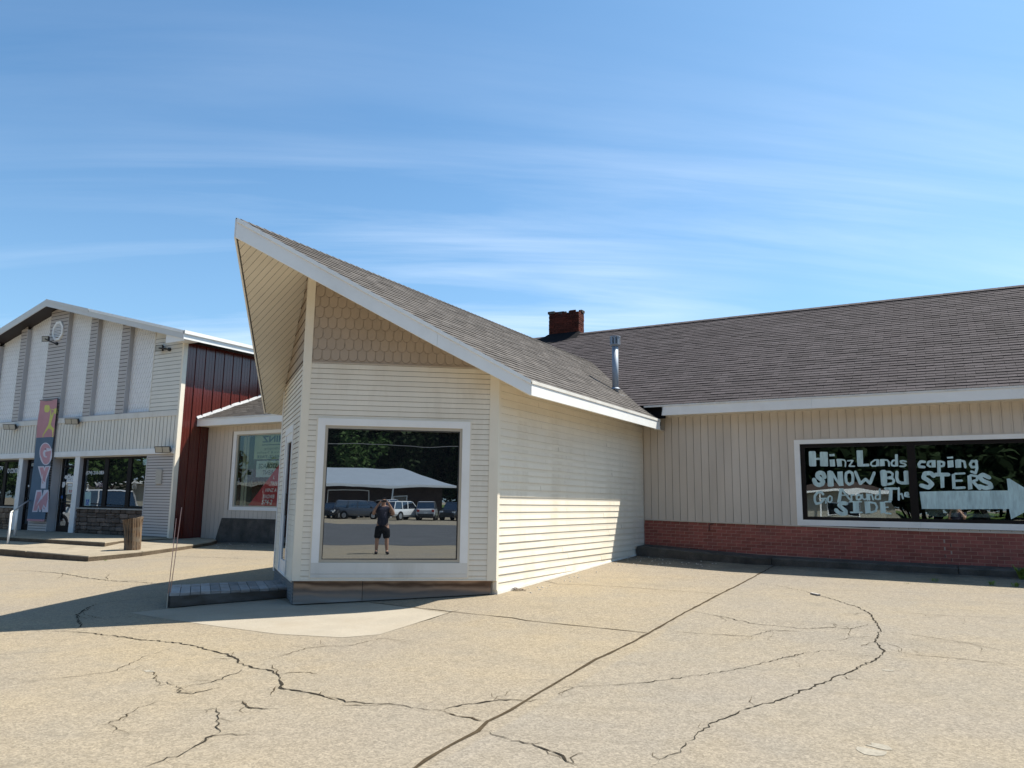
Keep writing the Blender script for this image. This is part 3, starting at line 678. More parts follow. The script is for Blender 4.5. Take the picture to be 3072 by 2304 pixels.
# soffit planks of the left overhang (run up the slope)
soff = part('soffit', wing)
FRs = Frame((XC, 0, ZR-.25), (0, 1, 0), (-1, 0, -SL), Vector((SL, 0, -1)))
SLN = math.hypot(1, SL)
y = YPK-.02
while y < Y2:
    poly = rect(y, y+.111, 0.0, 2.86*SLN)
    kk = (YER-YPK)/(2.887*SLN); poly = clip(poly, -1, kk, -YPK-.03)
    M = Mesh(); rr = random.random()
    if len(poly) > 2 and plate(M, FRs, poly, lambda a, b: .0, -.012, rr): M.obj('soffit_plank', m_soffit, soff, edge=m_soffe)
    y += 0.117
M = Mesh(); poly = clip(rect(YPK, Y2+2, 0, 2.86*SLN), -1, (YER-YPK)/(2.887*SLN), -YPK-.03); plate(M, FRs, poly, lambda a, b: -.010, -.02); 
FRs2 = Frame((XC, 0, ZR-.25), (0, 1, 0), (1, 0, -SL), Vector((-SL, 0, -1))); plate(M, FRs2, poly, lambda a, b: 0, -.02); M.obj('soffit_backing', m_soffit, soff)
# roof
PK = Vector((XC, YPK, ZR)); ERt = Vector((XE, YER, ZE)); ELt = Vector((XEL, YER, ZE))
roof = part('roof', wing)
def deck(M, sgn):
    xe = XC+sgn*2.887; a, b, c, d = (XC, YPK, ZR), (xe, YER, ZE), (xe, YE2, ZE), (XC, 19.2, ZR)
    dz = Vector((0, 0, .028))
    top = [Vector(q)-Vector((0, 0, .006)) for q in (a, b, c, d)]; lo = [q-dz for q in top]
    if sgn < 0: top.reverse(); lo.reverse()
    M.solid(lo, top)
M = Mesh(); deck(M, 1); deck(M, -1); M.obj('roof_deck', m_felt, roof)
FRt = Frame((XE, 0, ZE), (0, 1, 0), (-1, 0, SL), (SL, 0, 1)); TL = 2.887*SLN
FRt2 = Frame((XEL, 0, ZE), (0, 1, 0), (1, 0, SL), (-SL, 0, 1))
def tabs(fr, a0, a1, t0, t1, expo, width, clips, m, thick=.015):
    out = []; i = 0; t_ = t0
    while t_ < t1:
        s_ = a0+(0.5*width if i % 2 else 0)-random.uniform(0, .04)-width
        wav = random.uniform(-.004, .004)
        while s_ < a1:
            poly = rect(s_+.002, s_+width-.003, t_+wav, min(t_+expo+.012, t1))
            for c in clips: poly = clip(poly, *c)
            if len(poly) > 2 and abs(area(poly)) > 1e-3:
                th = thick*random.uniform(.75, 1.3); M = Mesh()
                if plate(M, fr, poly, lambda a, b, q=t_, th=th: .001+th*(1-.75*(b-q)/expo), 0.0, random.random()):
                    c = fr.p(sum(q[0] for q in poly)/len(poly), sum(q[1] for q in poly)/len(poly)); out.append((c, M))
            s_ += width
        t_ += expo; i += 1
    return out
def lay(out, parent, m, stuffname, n=300, name='shingle', edge=None):
    def key(q):
        pr = project(q[0])
        if pr is None or not (-30 < pr[0] < 3100 and -30 < pr[1] < 2330): return 1e6+(q[0]-camo.location).length
        return (q[0]-camo.location).length
    out.sort(key=key)
    for c, M in out[:n]: M.obj(name, m, parent, edge=edge)
    J = Mesh()
    for c, M in out[n:]: J.merge(M)
    if J.v: J.obj(stuffname, m, parent, edge=edge, kind='stuff')
kk = (YER-YPK)/TL
cl = [(-1, -kk, -YER+.02), (1, -(19.0-16.14)/TL, 16.16)]   # rake and valley
lay(tabs(FRt, YPK-.3, 19.2, 0.0, TL, 0.127, 0.333, cl, m_shw, .011), roof, m_shw, 'roof_shingles', edge=m_shedge)
J = Mesh()
for c, M in tabs(FRt2, YPK-.3, 18.6, 0.0, TL, 0.127, 0.333, cl, m_shw, .011):
    J.merge(M)
J.obj('roof_shingles', m_shw, roof, edge=m_shedge, kind='stuff')
# ridge caps
y = YPK+.06
while y < 18.9:
    M = Mesh(); r_ = random.random()
    for sg in (1, -1):
        q = [Vector((XC, y, ZR+.020)), Vector((XC, y+.15, ZR+.012)), Vector((XC+sg*.10, y+.15, ZR-.10*SL+.013)), Vector((XC+sg*.10, y, ZR-.10*SL+.021))]
        if sg > 0: q.reverse()
        M.face(q, r_)
    q = [Vector((XC-.10, y, ZR-.10*SL+.021)), Vector((XC-.10, y, ZR-.10*SL)), Vector((XC, y, ZR-.006)), Vector((XC+.10, y, ZR-.10*SL)), Vector((XC+.10, y, ZR-.10*SL+.021)), Vector((XC, y, ZR+.020))]
    M.face(q, r_); M.obj('ridge_cap', m_shw, roof); y += .142
# fascias
def fascia(a, b, h, nrm, thick, name, m, par, up=0.0, h2=None):
    a, b, nrm = Vector(a), Vector(b), Vector(nrm).normalized(); h2 = h if h2 is None else h2
    M = Mesh(); o = [a+ZZ*(up-h), b+ZZ*(up-h2), b+ZZ*up, a+ZZ*up]
    lo = [q for q in o]; hi = [q+nrm*thick for q in o]
    if ((o[1]-o[0]).cross(o[3]-o[0])).dot(nrm) < 0: lo.reverse(); hi.reverse()
    M.solid(lo, hi); return M.obj(name, m, par)
dr = (ERt-PK); nrk = Vector((dr.y, -dr.x, 0)).normalized(); mid = PK.lerp(ERt, .66); mid2 = PK.lerp(ERt, .6606)
fascia(PK, mid, .262, nrk, .022, 'rake_fascia', m_white, wing, -.02, .250)
fascia(mid2, ERt, .250, nrk, .022, 'rake_fascia', m_white, wing, -.02, .212)
fascia(PK, PK.lerp(ERt, .738), .062, nrk, .036, 'drip_edge', m_white, wing, .004)
fascia(PK.lerp(ERt, .7386), ERt, .062, nrk, .036, 'drip_edge', m_white, wing, .004)
dl = (ELt-PK); nlk = Vector((dl.y, -dl.x, 0)).normalized()*-1
if nlk.x > 0: nlk = -nlk
fascia(PK, ELt, .268, nlk, .022, 'rake_fascia', m_white, wing, -.004, .235)
fascia(ERt, (XE, YE2, ZE), .212, (1, 0, 0), .024, 'eave_fascia', m_white, wing, -.018)
fascia(ERt, (XE, YE2+.03, ZE), .052, (1, 0, 0), .036, 'drip_edge', m_whitest, wing, .002)
fascia(ELt, (XEL, YE2, ZE), .212, (-1, 0, 0), .024, 'eave_fascia', m_white, wing, -.018)
M = Mesh(); M.abox(XE-.10, XE+.026, YE2+.002, YE2+.024, ZE-.232, ZE-.04); M.obj('fascia_return', m_white, wing)
M = Mesh(); M.abox(XE-.5, XE-.1, YE2+.02, YE2+.45, ZE-.10, ZE-.02); M.obj('eave_blocking', m_felt, wing)
# vent pipe
PX, PY = -6.52, 16.07
M = Mesh(); M.tube([(PX, PY, 4.02), (PX, PY, 5.22)], .072, 16)
M.tube([(PX, PY, 4.19), (PX, PY, 4.235)], [.125, .080], 16)
M.abox(PX-.17, PX+.17, PY-.17, PY+.17, 4.05, 4.056)
vpipe = M.obj('vent_pipe', m_galv, wing, True)
M = Mesh(); M.tube([(PX, PY, 5.205), (PX, PY, 5.235)], [.085, .118], 16); M.tube([(PX, PY, 5.235), (PX, PY, 5.415)], .112, 16); M.tube([(PX, PY, 5.415), (PX, PY, 5.435)], .124, 16)
for i in range(10):
    a = 2*math.pi*i/10; c, s_ = math.cos(a), math.sin(a)
    M.box((PX+.112*c-.011*s_*-1, PY+.112*s_-.011*c, 5.238), (c*.007, s_*.007, 0), (-s_*.022, c*.022, 0), (0, 0, .176))
M.obj('vent_cap', m_galv, vpipe)
M2 = Mesh()
for i in (7, 8):
    a = 2*math.pi*(i+.5)/10
    c, s_ = math.cos(a), math.sin(a); M2.box((PX+.113*c+.010*s_, PY+.113*s_-.010*c, 5.255), (c*.004, s_*.004, 0), (-s_*.020, c*.020, 0), (0, 0, .14))
M2.obj('vent_slot', m_black, vpipe)

# ================================================================== MAIN BUILDING
main = thing('main_building', 'long tan vertical sided building with red brick base and dark shingle roof', 'building', (0, 20, 0))
sag = lambda x: pw(x, [(-6.04, .09), (-3.59, .045), (-.5, 0), (3, 0)])
FRm = Frame((0, Y2, 0), (1, 0, 0), ZZ, (0, -1, 0))
XR = 7.6
M = Mesh(); M.abox(XW-.3, -2.72, Y2+.012, Y2+.15, 1.15, 3.75); M.abox(1.44, XR, Y2+.012, Y2+.15, 1.15, 3.75); M.abox(-2.72, 1.44, Y2+.012, Y2+.15, 2.93, 3.75)
M.abox(-21.06, -19.75, Y2+.012, Y2+.15, .1, 4.1); M.abox(-16.85, XWL+.3, Y2+.012, Y2+.15, .1, 4.1); M.abox(-19.75, -16.85, Y2+.012, Y2+.15, 3.70, 4.1); M.abox(-19.75, -16.85, Y2+.012, Y2+.15, .1, 1.28)
M.abox(XR, XR+.15, Y2, 26.8, 0.3, 3.75)
M.obj('wall', m_tan, main)
M = Mesh(); M.abox(-21.0, XR, 26.4, 26.5, .2, 3.7); M.abox(-21.0, XR, Y2+.2, 26.4, .55, .60); M.obj('interior', m_inside, main)
# vertical siding
WN = (-2.765, 1.43, 1.215, 2.972)
sw = part('siding_wall', main)
vert_wall(FRm, XW+.02, XR, lambda x: 1.185+sag(x), lambda x: 3.60, 0.1655, m_tan, sw, holes=[WN], rib=.034, edge=m_tane)
M = Mesh(); plate(M, FRm, [(XW+.02, 1.165+sag(XW)), (-.5, 1.165), (XR, 1.165), (XR, 1.187), (-.5, 1.187), (XW+.02, 1.187+sag(XW))], lambda a, b: .03, 0); M.obj('flashing', m_tan, main)
# brick base
bw = part('brick_wall', main)
M = Mesh(); M.abox(XW, XR, Y2-.003, Y2+.15, .45, 1.19); M.obj('mortar', m_mortar, bw)
bricks = []
for i in range(9):
    z0 = 1.165-.0677*(i+1); x = XW+.01-(0.1 if i % 2 else 0)
    while x < XR:
        x1 = x+.2032; a = x+.005; b_ = x1-.005
        a = max(a, XW+.02)
        gap = False
        if -0.17 < x1+0.0 < 0.03 and 2 <= i <= 7: b_ -= .018; gap = True
        if b_-a > .03:
            M = Mesh(); s0 = sag(.5*(a+b_)); z1 = z0+.0597
            if i == 8: z1 = z0+.0597
            dd = random.uniform(.006, .0085)
            plate(M, FRm, rect(a, b_, z0+s0, z1+s0), lambda p_, q, d=dd: d, -.002, random.random())
            bricks.append((Vector(((a+b_)/2, Y2, z0)), M))
            if gap:
                G = Mesh(); plate(G, FRm, rect(b_+.002, b_+.016, z0+s0, z1+s0), lambda p_, q: .005, -.002); G.obj('open_joint', m_inkb if random.random() < .5 else m_cap, bw)
        x = x1
lay(bricks, bw, m_brick, 'brick_courses', 300, 'brick')
M = Mesh(); plate(M, FRm, [(XW, .548+sag(XW)), (-.5, .548), (XR, .548), (XR, .562), (-.5, .562), (XW, .562+sag(XW))], lambda a, b: .02, 0); M.obj('flashing', m_mortar, main)
# black bent pipe on the brick
c = at_y(2133, 1578, Y2)
M = Mesh(); M.tube([(c.x-.03, Y2-.035, c.z-.10), (c.x-.032, Y2-.035, c.z-.03), (c.x-.02, Y2-.035, c.z+.025), (c.x+.01, Y2-.03, c.z+.045), (c.x+.06, Y2-.012, c.z+.048)], .009, 7); M.obj('drain_pipe', m_black, main, True)
# painted shop window
win = part('shop_window', main)
OUT = (-2.765, 1.43, 1.222, 2.962); INN = (-2.655, 1.335, 1.335, 2.875)
for q in (rect(OUT[0], OUT[1], INN[3], OUT[3]), rect(OUT[0], -.545, OUT[2], INN[2]), rect(-.543, OUT[1], OUT[2], INN[2]), rect(OUT[0], INN[0], INN[2], INN[3]), rect(INN[1], OUT[1], INN[2], INN[3])):
    M = Mesh(); plate(M, FRm, q, lambda a, b: .032, -.12); M.obj('window_trim', m_white, win)
M = Mesh(); plate(M, FRm, rect(OUT[0], OUT[1], OUT[3], OUT[3]+.022), lambda a, b: .024, 0); M.obj('trim_channel', m_tan, win)
PN = ((-2.57, -.69, 1.40, 2.80), (-.55, 1.27, 1.40, 2.80))
for q in (rect(INN[0], INN[1], 2.80, INN[3]), rect(INN[0], INN[1], INN[2], 1.40), rect(INN[0], -2.57, 1.40, 2.80), rect(1.27, INN[1], 1.40, 2.80), rect(-.69, -.55, 1.40, 2.80)):
    M = Mesh(); plate(M, FRm, q, lambda a, b: .004, -.10); M.obj('window_frame', m_dark, win)
GD = -.03
for a0, a1, b0, b1 in PN:
    M = Mesh(); plate(M, FRm, rect(a0-.01, a1+.01, b0-.01, b1+.01), lambda a, b: GD, GD-.006); M.face([FRm.p(a, b, GD-.006) for a, b in rect(a0-.01, a1+.01, b0-.01, b1+.01)][::-1]); M.obj('pane', m_clear, win)
# hand painted letters: strokes given in photograph pixels, laid on the glass plane
_lift = [0.0]
def stroke_mesh(M, pts, w, y, ends=True):
    P = [at_y(px, py, y) for px, py in pts]; q = [(a.x, a.z) for a in P]
    ws = w if isinstance(w, (list, tuple)) else [w]*len(q)
    def add(poly):
        _lift[0] += .00006; M.face([(a, y-.0008-(_lift[0] % .004), b) for a, b in poly])
    for i in range(len(q)-1):
        (x0, z0), (x1, z1) = q[i], q[i+1]; L = math.hypot(x1-x0, z1-z0) or 1e-6
        nx, nz = -(z1-z0)/L, (x1-x0)/L; w0, w1 = ws[i]/2, ws[i+1]/2
        add([(x0+nx*w0, z0+nz*w0), (x0-nx*w0, z0-nz*w0), (x1-nx*w1, z1-nz*w1), (x1+nx*w1, z1+nz*w1)])
    for i in range(len(q)):
        if 0 < i < len(q)-1 or ends:
            add([(q[i][0]+ws[i]*.47*math.cos(a), q[i][1]+ws[i]*.47*math.sin(a)) for a in [2*math.pi*k/9+.3 for k in range(9)]])
def poly_mesh(M, pts, y):
    _lift[0] += .00006
    P = [at_y(px, py, y) for px, py in pts]; M.face([(p.x, y-.0008-(_lift[0] % .004), p.z) for p in P])
HZ = (2380, 1330, 380); R8 = (2272, 1250, 800)
U1 = 1/2212*380*0.00641          # metres per zoom pixel on the glass (about)
GY = Y2-GD
def word(name, items, reg):
    M = Mesh(); sc_ = reg[2]/2212*.00641
    for it in items:
        if it[0] == 'P': poly_mesh(M, Z(reg, *it[1]), GY)
        else: stroke_mesh(M, Z(reg, *it[1]), it[0]*sc_, GY)
    M.obj(name, m_paint, win)
def P(*p): return ('P', p)
word('painted_letters', [
 P((268, 150), (285, 137), (378, 136), (392, 160), (402, 390), (392, 402), (290, 402), (277, 388)), (38, ((380, 272), (480, 270))), P((462, 160), (478, 148), (590, 150), (600, 162), (608, 395), (595, 404), (478, 400), (468, 388)),
 P((625, 190), (715, 183), (726, 222), (632, 228)), P((632, 285), (722, 278), (732, 395), (722, 404), (642, 404)),
 P((750, 282), (762, 272), (840, 272), (852, 402), (770, 406)), (26, ((840, 285), (890, 290), (912, 325), (908, 402))),
 (26, ((948, 305), (1040, 300), (975, 398), (1068, 400))),
 P((1102, 130), (1120, 122), (1210, 122), (1220, 360), (1322, 355), (1328, 385), (1318, 403), (1130, 407), (1118, 395)),
 (28, ((1480, 290), (1420, 292), (1362, 335), (1352, 370), (1378, 395), (1440, 395))), P((1452, 292), (1498, 286), (1505, 395), (1440, 404)),
 P((1508, 290), (1520, 275), (1590, 275), (1598, 395), (1510, 400)), (28, ((1590, 290), (1640, 292), (1668, 325), (1672, 395))),
 (32, ((1790, 295), (1740, 300), (1712, 340), (1722, 385), (1770, 395))), P((1772, 198), (1790, 190), (1825, 192), (1832, 400), (1770, 408), (1778, 300)),
 (30, ((1968, 318), (1920, 305), (1870, 312), (1880, 340), (1940, 355), (1965, 378), (1940, 402), (1865, 400)))], HZ)
word('painted_letters', [
 (78, ((545, 590), (520, 525), (470, 510), (425, 530), (420, 580), (470, 620), (520, 660), (505, 710), (440, 730), (385, 700), (362, 635))),
 P((592, 490), (640, 472), (690, 490), (775, 640), (768, 495), (862, 488), (880, 742), (800, 745), (700, 600), (708, 740), (690, 755), (615, 758), (600, 740)),
 (48, ((978, 492), (922, 520), (915, 590), (925, 680), (975, 720), (1035, 690), (1042, 590), (1030, 520), (978, 492))),
 (52, ((1085, 500), (1170, 705), (1262, 625), (1340, 700), (1412, 515))),
 P((1512, 490), (1540, 465), (1600, 462), (1635, 490), (1640, 730), (1620, 748), (1560, 748), (1535, 725)), (38, ((1630, 500), (1690, 498), (1735, 530), (1725, 585), (1645, 600))), (42, ((1645, 605), (1730, 610), (1760, 650), (1735, 700), (1640, 715))),
 (52, ((1810, 500), (1805, 600), (1830, 670), (1890, 695), (1950, 690))), P((1922, 495), (1945, 475), (2020, 478), (2032, 715), (1940, 720))], HZ)
word('painted_letters', [
 (42, ((520, 890), (490, 850), (420, 860), (375, 920), (375, 1000), (400, 1055), (470, 1040), (530, 985))), (22, ((455, 968), (580, 958), (565, 1045))),
 (26, ((640, 915), (608, 945), (605, 1010), (640, 1030), (672, 1000), (675, 940), (640, 915))),
 P((808, 788), (870, 785), (850, 860), (835, 985), (825, 1030), (765, 1035)), (34, ((850, 800), (900, 870), (960, 950), (1012, 1000))), (20, ((835, 905), (960, 905))),
 (28, ((1012, 895), (1018, 995))), (26, ((1015, 910), (1060, 895))),
 (34, ((1135, 895), (1105, 925), (1108, 975), (1150, 985), (1185, 955), (1180, 910), (1135, 895))),
 (26, ((1205, 890), (1210, 960), (1250, 985), (1280, 960))), (34, ((1285, 885), (1295, 985))),
 (30, ((1320, 890), (1330, 985))), (24, ((1325, 905), (1370, 895), (1395, 985))),
 (26, ((1500, 890), (1440, 910), (1432, 965), (1480, 980), (1510, 960))), (30, ((1510, 800), (1515, 975))),
 (42, ((1605, 790), (1800, 790))), P((1675, 800), (1735, 800), (1728, 1000), (1660, 1005)),
 (36, ((1840, 780), (1842, 985))), (28, ((1850, 890), (1895, 880), (1915, 965))),
 (30, ((1945, 905), (2010, 900), (2000, 860), (1955, 865), (1950, 920), (2020, 935)))], HZ)
word('painted_letters', [
 (70, ((925, 1050), (850, 1040), (800, 1080), (850, 1130), (915, 1180), (915, 1225), (850, 1235), (785, 1205), (745, 1165))),
 (22, ((985, 1018), (1190, 1020))), P((1040, 1028), (1142, 1028), (1150, 1195), (1045, 1198)), (28, ((1000, 1205), (1195, 1205))),
 P((1240, 1015), (1335, 1012), (1355, 1215), (1260, 1225)), (34, ((1340, 1030), (1430, 1045), (1462, 1110), (1440, 1180), (1350, 1208))),
 P((1508, 1022), (1600, 1018), (1618, 1210), (1525, 1225)), (24, ((1600, 1022), (1705, 1018))), (22, ((1610, 1118), (1655, 1115))), (28, ((1610, 1215), (1700, 1228)))], HZ)
word('painted_letters', [
 (22, ((1388, 375), (1355, 372), (1338, 395), (1345, 415), (1385, 418))),
 (18, ((1450, 368), (1420, 375), (1412, 402), (1435, 415))), P((1445, 362), (1478, 360), (1480, 420), (1445, 422)),
 P((1490, 365), (1520, 362), (1522, 490), (1494, 490)), (18, ((1520, 372), (1548, 380), (1545, 408), (1520, 412))),
 P((1572, 335), (1622, 330), (1625, 346), (1576, 348)), P((1576, 366), (1624, 360), (1630, 418), (1580, 424)),
 P((1640, 362), (1655, 354), (1690, 354), (1692, 422), (1645, 425)), (18, ((1690, 366), (1718, 372), (1725, 420))),
 (20, ((1820, 372), (1780, 368), (1765, 395), (1780, 420), (1815, 415))), (20, ((1815, 365), (1822, 430), (1810, 468), (1775, 455)))], R8)
word('painted_letters', [
 (34, ((1462, 492), (1440, 468), (1390, 470), (1378, 505), (1420, 530), (1450, 560), (1420, 588), (1360, 570))),
 (30, ((1478, 480), (1585, 480))), P((1515, 490), (1550, 490), (1552, 588), (1522, 592)),
 P((1612, 478), (1640, 470), (1645, 592), (1618, 600)), (16, ((1640, 474), (1718, 470))), (18, ((1640, 532), (1695, 530))), (20, ((1640, 592), (1718, 588))),
 P((1742, 490), (1775, 480), (1785, 600), (1748, 606)), (18, ((1770, 485), (1825, 495), (1822, 525), (1775, 540))), (24, ((1790, 540), (1845, 598))),
 (32, ((1922, 505), (1870, 480), (1840, 500), (1870, 530), (1930, 555), (1940, 585), (1890, 592), (1840, 575)))], R8)
word('painted_arrow', [P((1345, 622), (1600, 616), (2080, 612), (2068, 515), (2090, 512), (2395, 700), (2105, 852), (2088, 765), (1680, 768), (1365, 765))], R8)
# cards standing inside the window
for k_, (pl_, lab, cat) in enumerate((
  (((1390, 768), (1668, 770), (1668, 832), (1390, 828)), 'small hand lettered card reading SIDE inside the shop window', 'card'),
  (((1685, 768), (1968, 770), (1968, 838), (1685, 832)), 'small pale card with a dark arrow inside the shop window', 'card'))):
    q = [at_y(px, py, Y2+.10) for px, py in Z(R8, *pl_)]
    M = Mesh(); M.abox(q[0].x, q[2].x, Y2+.10, Y2+.106, q[2].z, q[0].z); o = tag(M.obj('window_card', m_poster2, None), lab, cat)
    fr = Frame((q[0].x, Y2+.10, q[2].z), (1, 0, 0), ZZ, (0, -1, 0)); w_, h_ = q[2].x-q[0].x, q[0].z-q[2].z
    if k_ == 0: text_mesh('SIDE', fr, w_*.40, h_*.12, h_*.45, m_inkb, o, 'lettering', w_*.4, .001)
    else:
        M = Mesh(); plate(M, fr, rect(w_*.02, w_*.7, h_*.45, h_*.98), lambda a, b: .0012, .0005); plate(M, fr, [(w_*.70, h_*.98), (w_*.70, h_*.45), (w_*.96, h_*.72)], lambda a, b: .0012, .0005); M.obj('printed_arrow', m_inside, o)
M = Mesh(); M.abox(-2.9, 1.6, Y2+.16, Y2+.55, .6, 1.42); M.obj('display_shelf', m_inside, main)
# eave, roof
YM, ZM, SM = 16.142, 3.791, 0.592
FRe = Frame((0, YM, ZM), (1, 0, 0), (0, 1, SM), (0, -SM, 1)); TM = (6.921-ZM)/SM*math.hypot(1, SM)
roof = part('roof', main)
dn = Vector((0, -SM, 1)).normalized()*-.035
M = Mesh(); q = [FRe.p(-13, 0, -.004), FRe.p(XR+.4, 0, -.004), FRe.p(XR+.4, TM, -.004), FRe.p(-13, TM, -.004)]; M.solid([v+dn for v in q], q)
yr = FRe.p(0, TM).y
q2 = [(-13, yr, 6.917), (XR+.4, yr, 6.917), (XR+.4, 2*yr-YM, ZM), (-13, 2*yr-YM, ZM)]; M.solid([Vector(v)-Vector((0, 0, .04)) for v in q2], [Vector(v) for v in q2]); M.obj('roof_deck', m_felt, roof)
lay(tabs(FRe, -12.6, XR+.4, -.01, TM, 0.1405, 0.3335, [(1, 0, XR+.4)], m_shm), roof, m_shm, 'roof_shingles', 300, edge=m_shedge)
M = Mesh()
x = -12.6
while x < XR:
    q = [Vector((x, yr, 6.955)), Vector((x+.3, yr, 6.950)), Vector((x+.3, yr-.15, 6.955-.15*SM)), Vector((x, yr-.15, 6.962-.15*SM))]
    r_ = random.random(); M.face(q[::-1], r_); M.face([q[0], q[1], Vector((x+.3, yr+.15, 6.955-.15*SM)), Vector((x, yr+.15, 6.962-.15*SM))], r_); M.face([q[0], q[3], Vector((x, yr, 6.9)), Vector((x, yr+.15, 6.962-.15*SM))], r_)
    x += .145
M.obj('ridge_caps', m_shm, roof, kind='stuff')
for a, b in ((-5.44, -2.32), (-2.318, 1.62), (1.622, XR+.4)):
    fascia((a, YM, ZM), (b, YM, ZM), .215, (0, -1, 0), .02, 'eave_fascia', m_white, main, -.022)
fascia((-5.86, YM, ZM), (XR+.4, YM, ZM), .042, (0, -1, 0), .03, 'drip_edge', m_whitest, main, -.002)
M = Mesh(); M.box((-5.452, YM-.02, ZM-.237), (.012, 0, 0), (0, .03, 0), (0.02, 0, .215)); M.obj('fascia_return', m_white, main)
sf = part('eave_soffit', main)
x = -5.44
while x < XR:
    M = Mesh(); M.abox(x, x+.298, YM, Y2, 3.562, 3.570, random.random()); M.obj('soffit_panel', m_soffit, sf); x += .302
M = Mesh(); M.abox(-6.1, -5.41, YM+.10, YM+.13, 3.50, 3.785); M.obj('eave_shade_panel', m_felt, main)  # black sheet standing in for the darkness inside the open eave end
# left part of the main building, behind the wing
ZLE = 4.157; FRel = Frame((0, YM, ZLE), (1, 0, 0), (0, 1, .40), (0, -.40, 1))
M = Mesh(); q = [FRel.p(-21.04, 0, -.004), FRel.p(-11.3, 0, -.004), FRel.p(-11.3, 5.5, -.004), FRel.p(-21.04, 5.5, -.004)]; M.solid([v-Vector((0, 0, .035)) for v in q], q); M.obj('roof_deck', m_felt, roof)
J = Mesh()
for c, Mx in tabs(FRel, -21.03, -15.0, -.01, 5.4, 0.1405, 0.3335, [(-1, 0, 21.03)], m_shw, .016):
    J.merge(Mx)
J.obj('roof_shingles', m_shw, roof, edge=m_shedge, kind='stuff')
M = Mesh(); pts = [Vector((-21.05, YM-.06+i*.36, ZLE-.03+i*.36*.4+.05+random.uniform(-.012, .02))) for i in range(16)]
for a, b in zip(pts, pts[1:]):
    M.solid([a+Vector((.0, 0, 0)), a+Vector((.075, 0, -.03)), b+Vector((.075, 0, -.03)), b], [a+Vector((0, 0, .06)), a+Vector((.03, 0, .01)), b+Vector((.03, 0, .01)), b+Vector((0, 0, .06))])
M.obj('step_flashing', m_flash, roof)
fascia((-21.20, YM, ZLE), (-11.3, YM, ZLE), .225, (0, -1, 0), .02, 'eave_fascia', m_white, main, -.022)
fascia((-21.20, YM, ZLE), (-11.3, YM, ZLE), .05, (0, -1, 0), .03, 'drip_edge', m_whitest, main, -.002)
M = Mesh(); M.abox(-20.95, -11.3, YM, Y2, 3.905, 3.915); M.obj('soffit_panel', m_soffit, main)
WL = (-19.80, -16.9, 1.255, 3.735)
FRm2 = Frame((0, Y2, 0), (1, 0, 0), ZZ, (0, -1, 0))
vert_wall(FRm2, -21.04, -12.0, lambda x: gz(x, Y2)-.02 if x < -20.1 else 1.01+random.choice((0, 0, 0, -.04)), lambda x: 3.905, 0.195, m_tan, sw, holes=[WL], rib=.012, deep=.012, low=.012, edge=m_tane)
wl_ = part('side_window', main)
IL = (-19.66, -17.0, 1.36, 3.635)
bars(FRm2, WL, IL, -.1, .03, 'window_trim', m_white, wl_)
bars(FRm2, IL, (-19.60, -17.06, 1.40, 3.595), -.06, .004, 'window_frame', m_alu, wl_)
M = Mesh(); q = rect(-19.61, -17.05, 1.39, 3.605); plate(M, FRm2, q, lambda a, b: -.03, -.036); M.face([FRm2.p(a, b, -.036) for a, b in q][::-1]); M.obj('pane', m_clear2, wl_)
# concrete base under the side window
M = Mesh(); lo = [(-20.28, Y2-.13, .10), (-11, Y2-.13, .10), (-11, Y2+.02, .10), (-20.28, Y2+.02, .10)]; hi = [(-20.06, Y2-.06, 1.005), (-11, Y2-.06, 1.005), (-11, Y2+.02, 1.005), (-20.06, Y2+.02, 1.005)]
M.solid([Vector(v) for v in lo], [Vector(v) for v in hi]); M.obj('concrete_base', m_darkconc, main)
# chimney
ch = part('chimney', main); CX0, CX1, CY0, CY1 = -10.95, -9.89, 21.35, 21.75
M = Mesh(); M.abox(CX0+.012, CX1-.012, CY0+.012, CY1-.012, 6.6, 7.52); M.obj('mortar', m_oldmortar, ch)
for i in range(14):
    z0 = 6.80+i*.0655
    for side_ in range(4):
        L_ = (CX1-CX0) if side_ in (0, 2) else (CY1-CY0); s0 = -(.1 if i % 2 else 0)
        while s0 < L_-.02:
            a, b_ = max(s0+.004, 0.0), min(s0+.206, L_); s0 += .21
            if b_-a < .03: continue
            broken = i >= 13 and random.random() < .45
            if i == 13 and side_ == 0 and .2 < a < .85 and random.random() < .6: broken = True
            if broken: continue
            d = random.uniform(-.004, .008); M = Mesh(); r_ = random.random()
            if side_ == 0: M.abox(CX0+a, CX0+b_, CY0-d, CY0+.05, z0, z0+.057, r_)
            elif side_ == 2: M.abox(CX0+a, CX0+b_, CY1-.05, CY1+d, z0, z0+.057, r_)
            elif side_ == 1: M.abox(CX1-.05, CX1+d, CY0+a, CY0+b_, z0, z0+.057, r_)
            else: M.abox(CX0-d, CX0+.05, CY0+a, CY0+b_, z0, z0+.057, r_)
            M.obj('brick', m_oldbrick, ch)
for a, b_, c_, d_, z0 in ((CX0-.03, CX0+.20, CY0-.03, CY0+.08, 7.69), (CX0-.02, CX0+.09, CY0+.1, CY0+.3, 7.69), (CX1-.09, CX1+.02, CY1-.2, CY1+.02, 7.69), (CX0+.33, CX0+.47, CY0, CY0+.08, 7.655), (CX0+.47, CX0+.60, CY0+.02, CY0+.1, 7.65), (CX0+.7, CX0+.83, CY0+.01, CY0+.09, 7.65)):
    M = Mesh(); M.abox(a, b_, c_, d_, z0-.03, z0+.05, .1); M.obj('cap_brick', m_darkconc, ch)
M = Mesh(); lo = [(CX0-.34, CY0-.42), (CX1+.05, CY0-.30), (CX1+.04, CY1+.1), (CX0-.6, CY1+.1)]; zf = lambda x, y: ZM+(min(y, 2*yr-y)-YM)*SM+.018
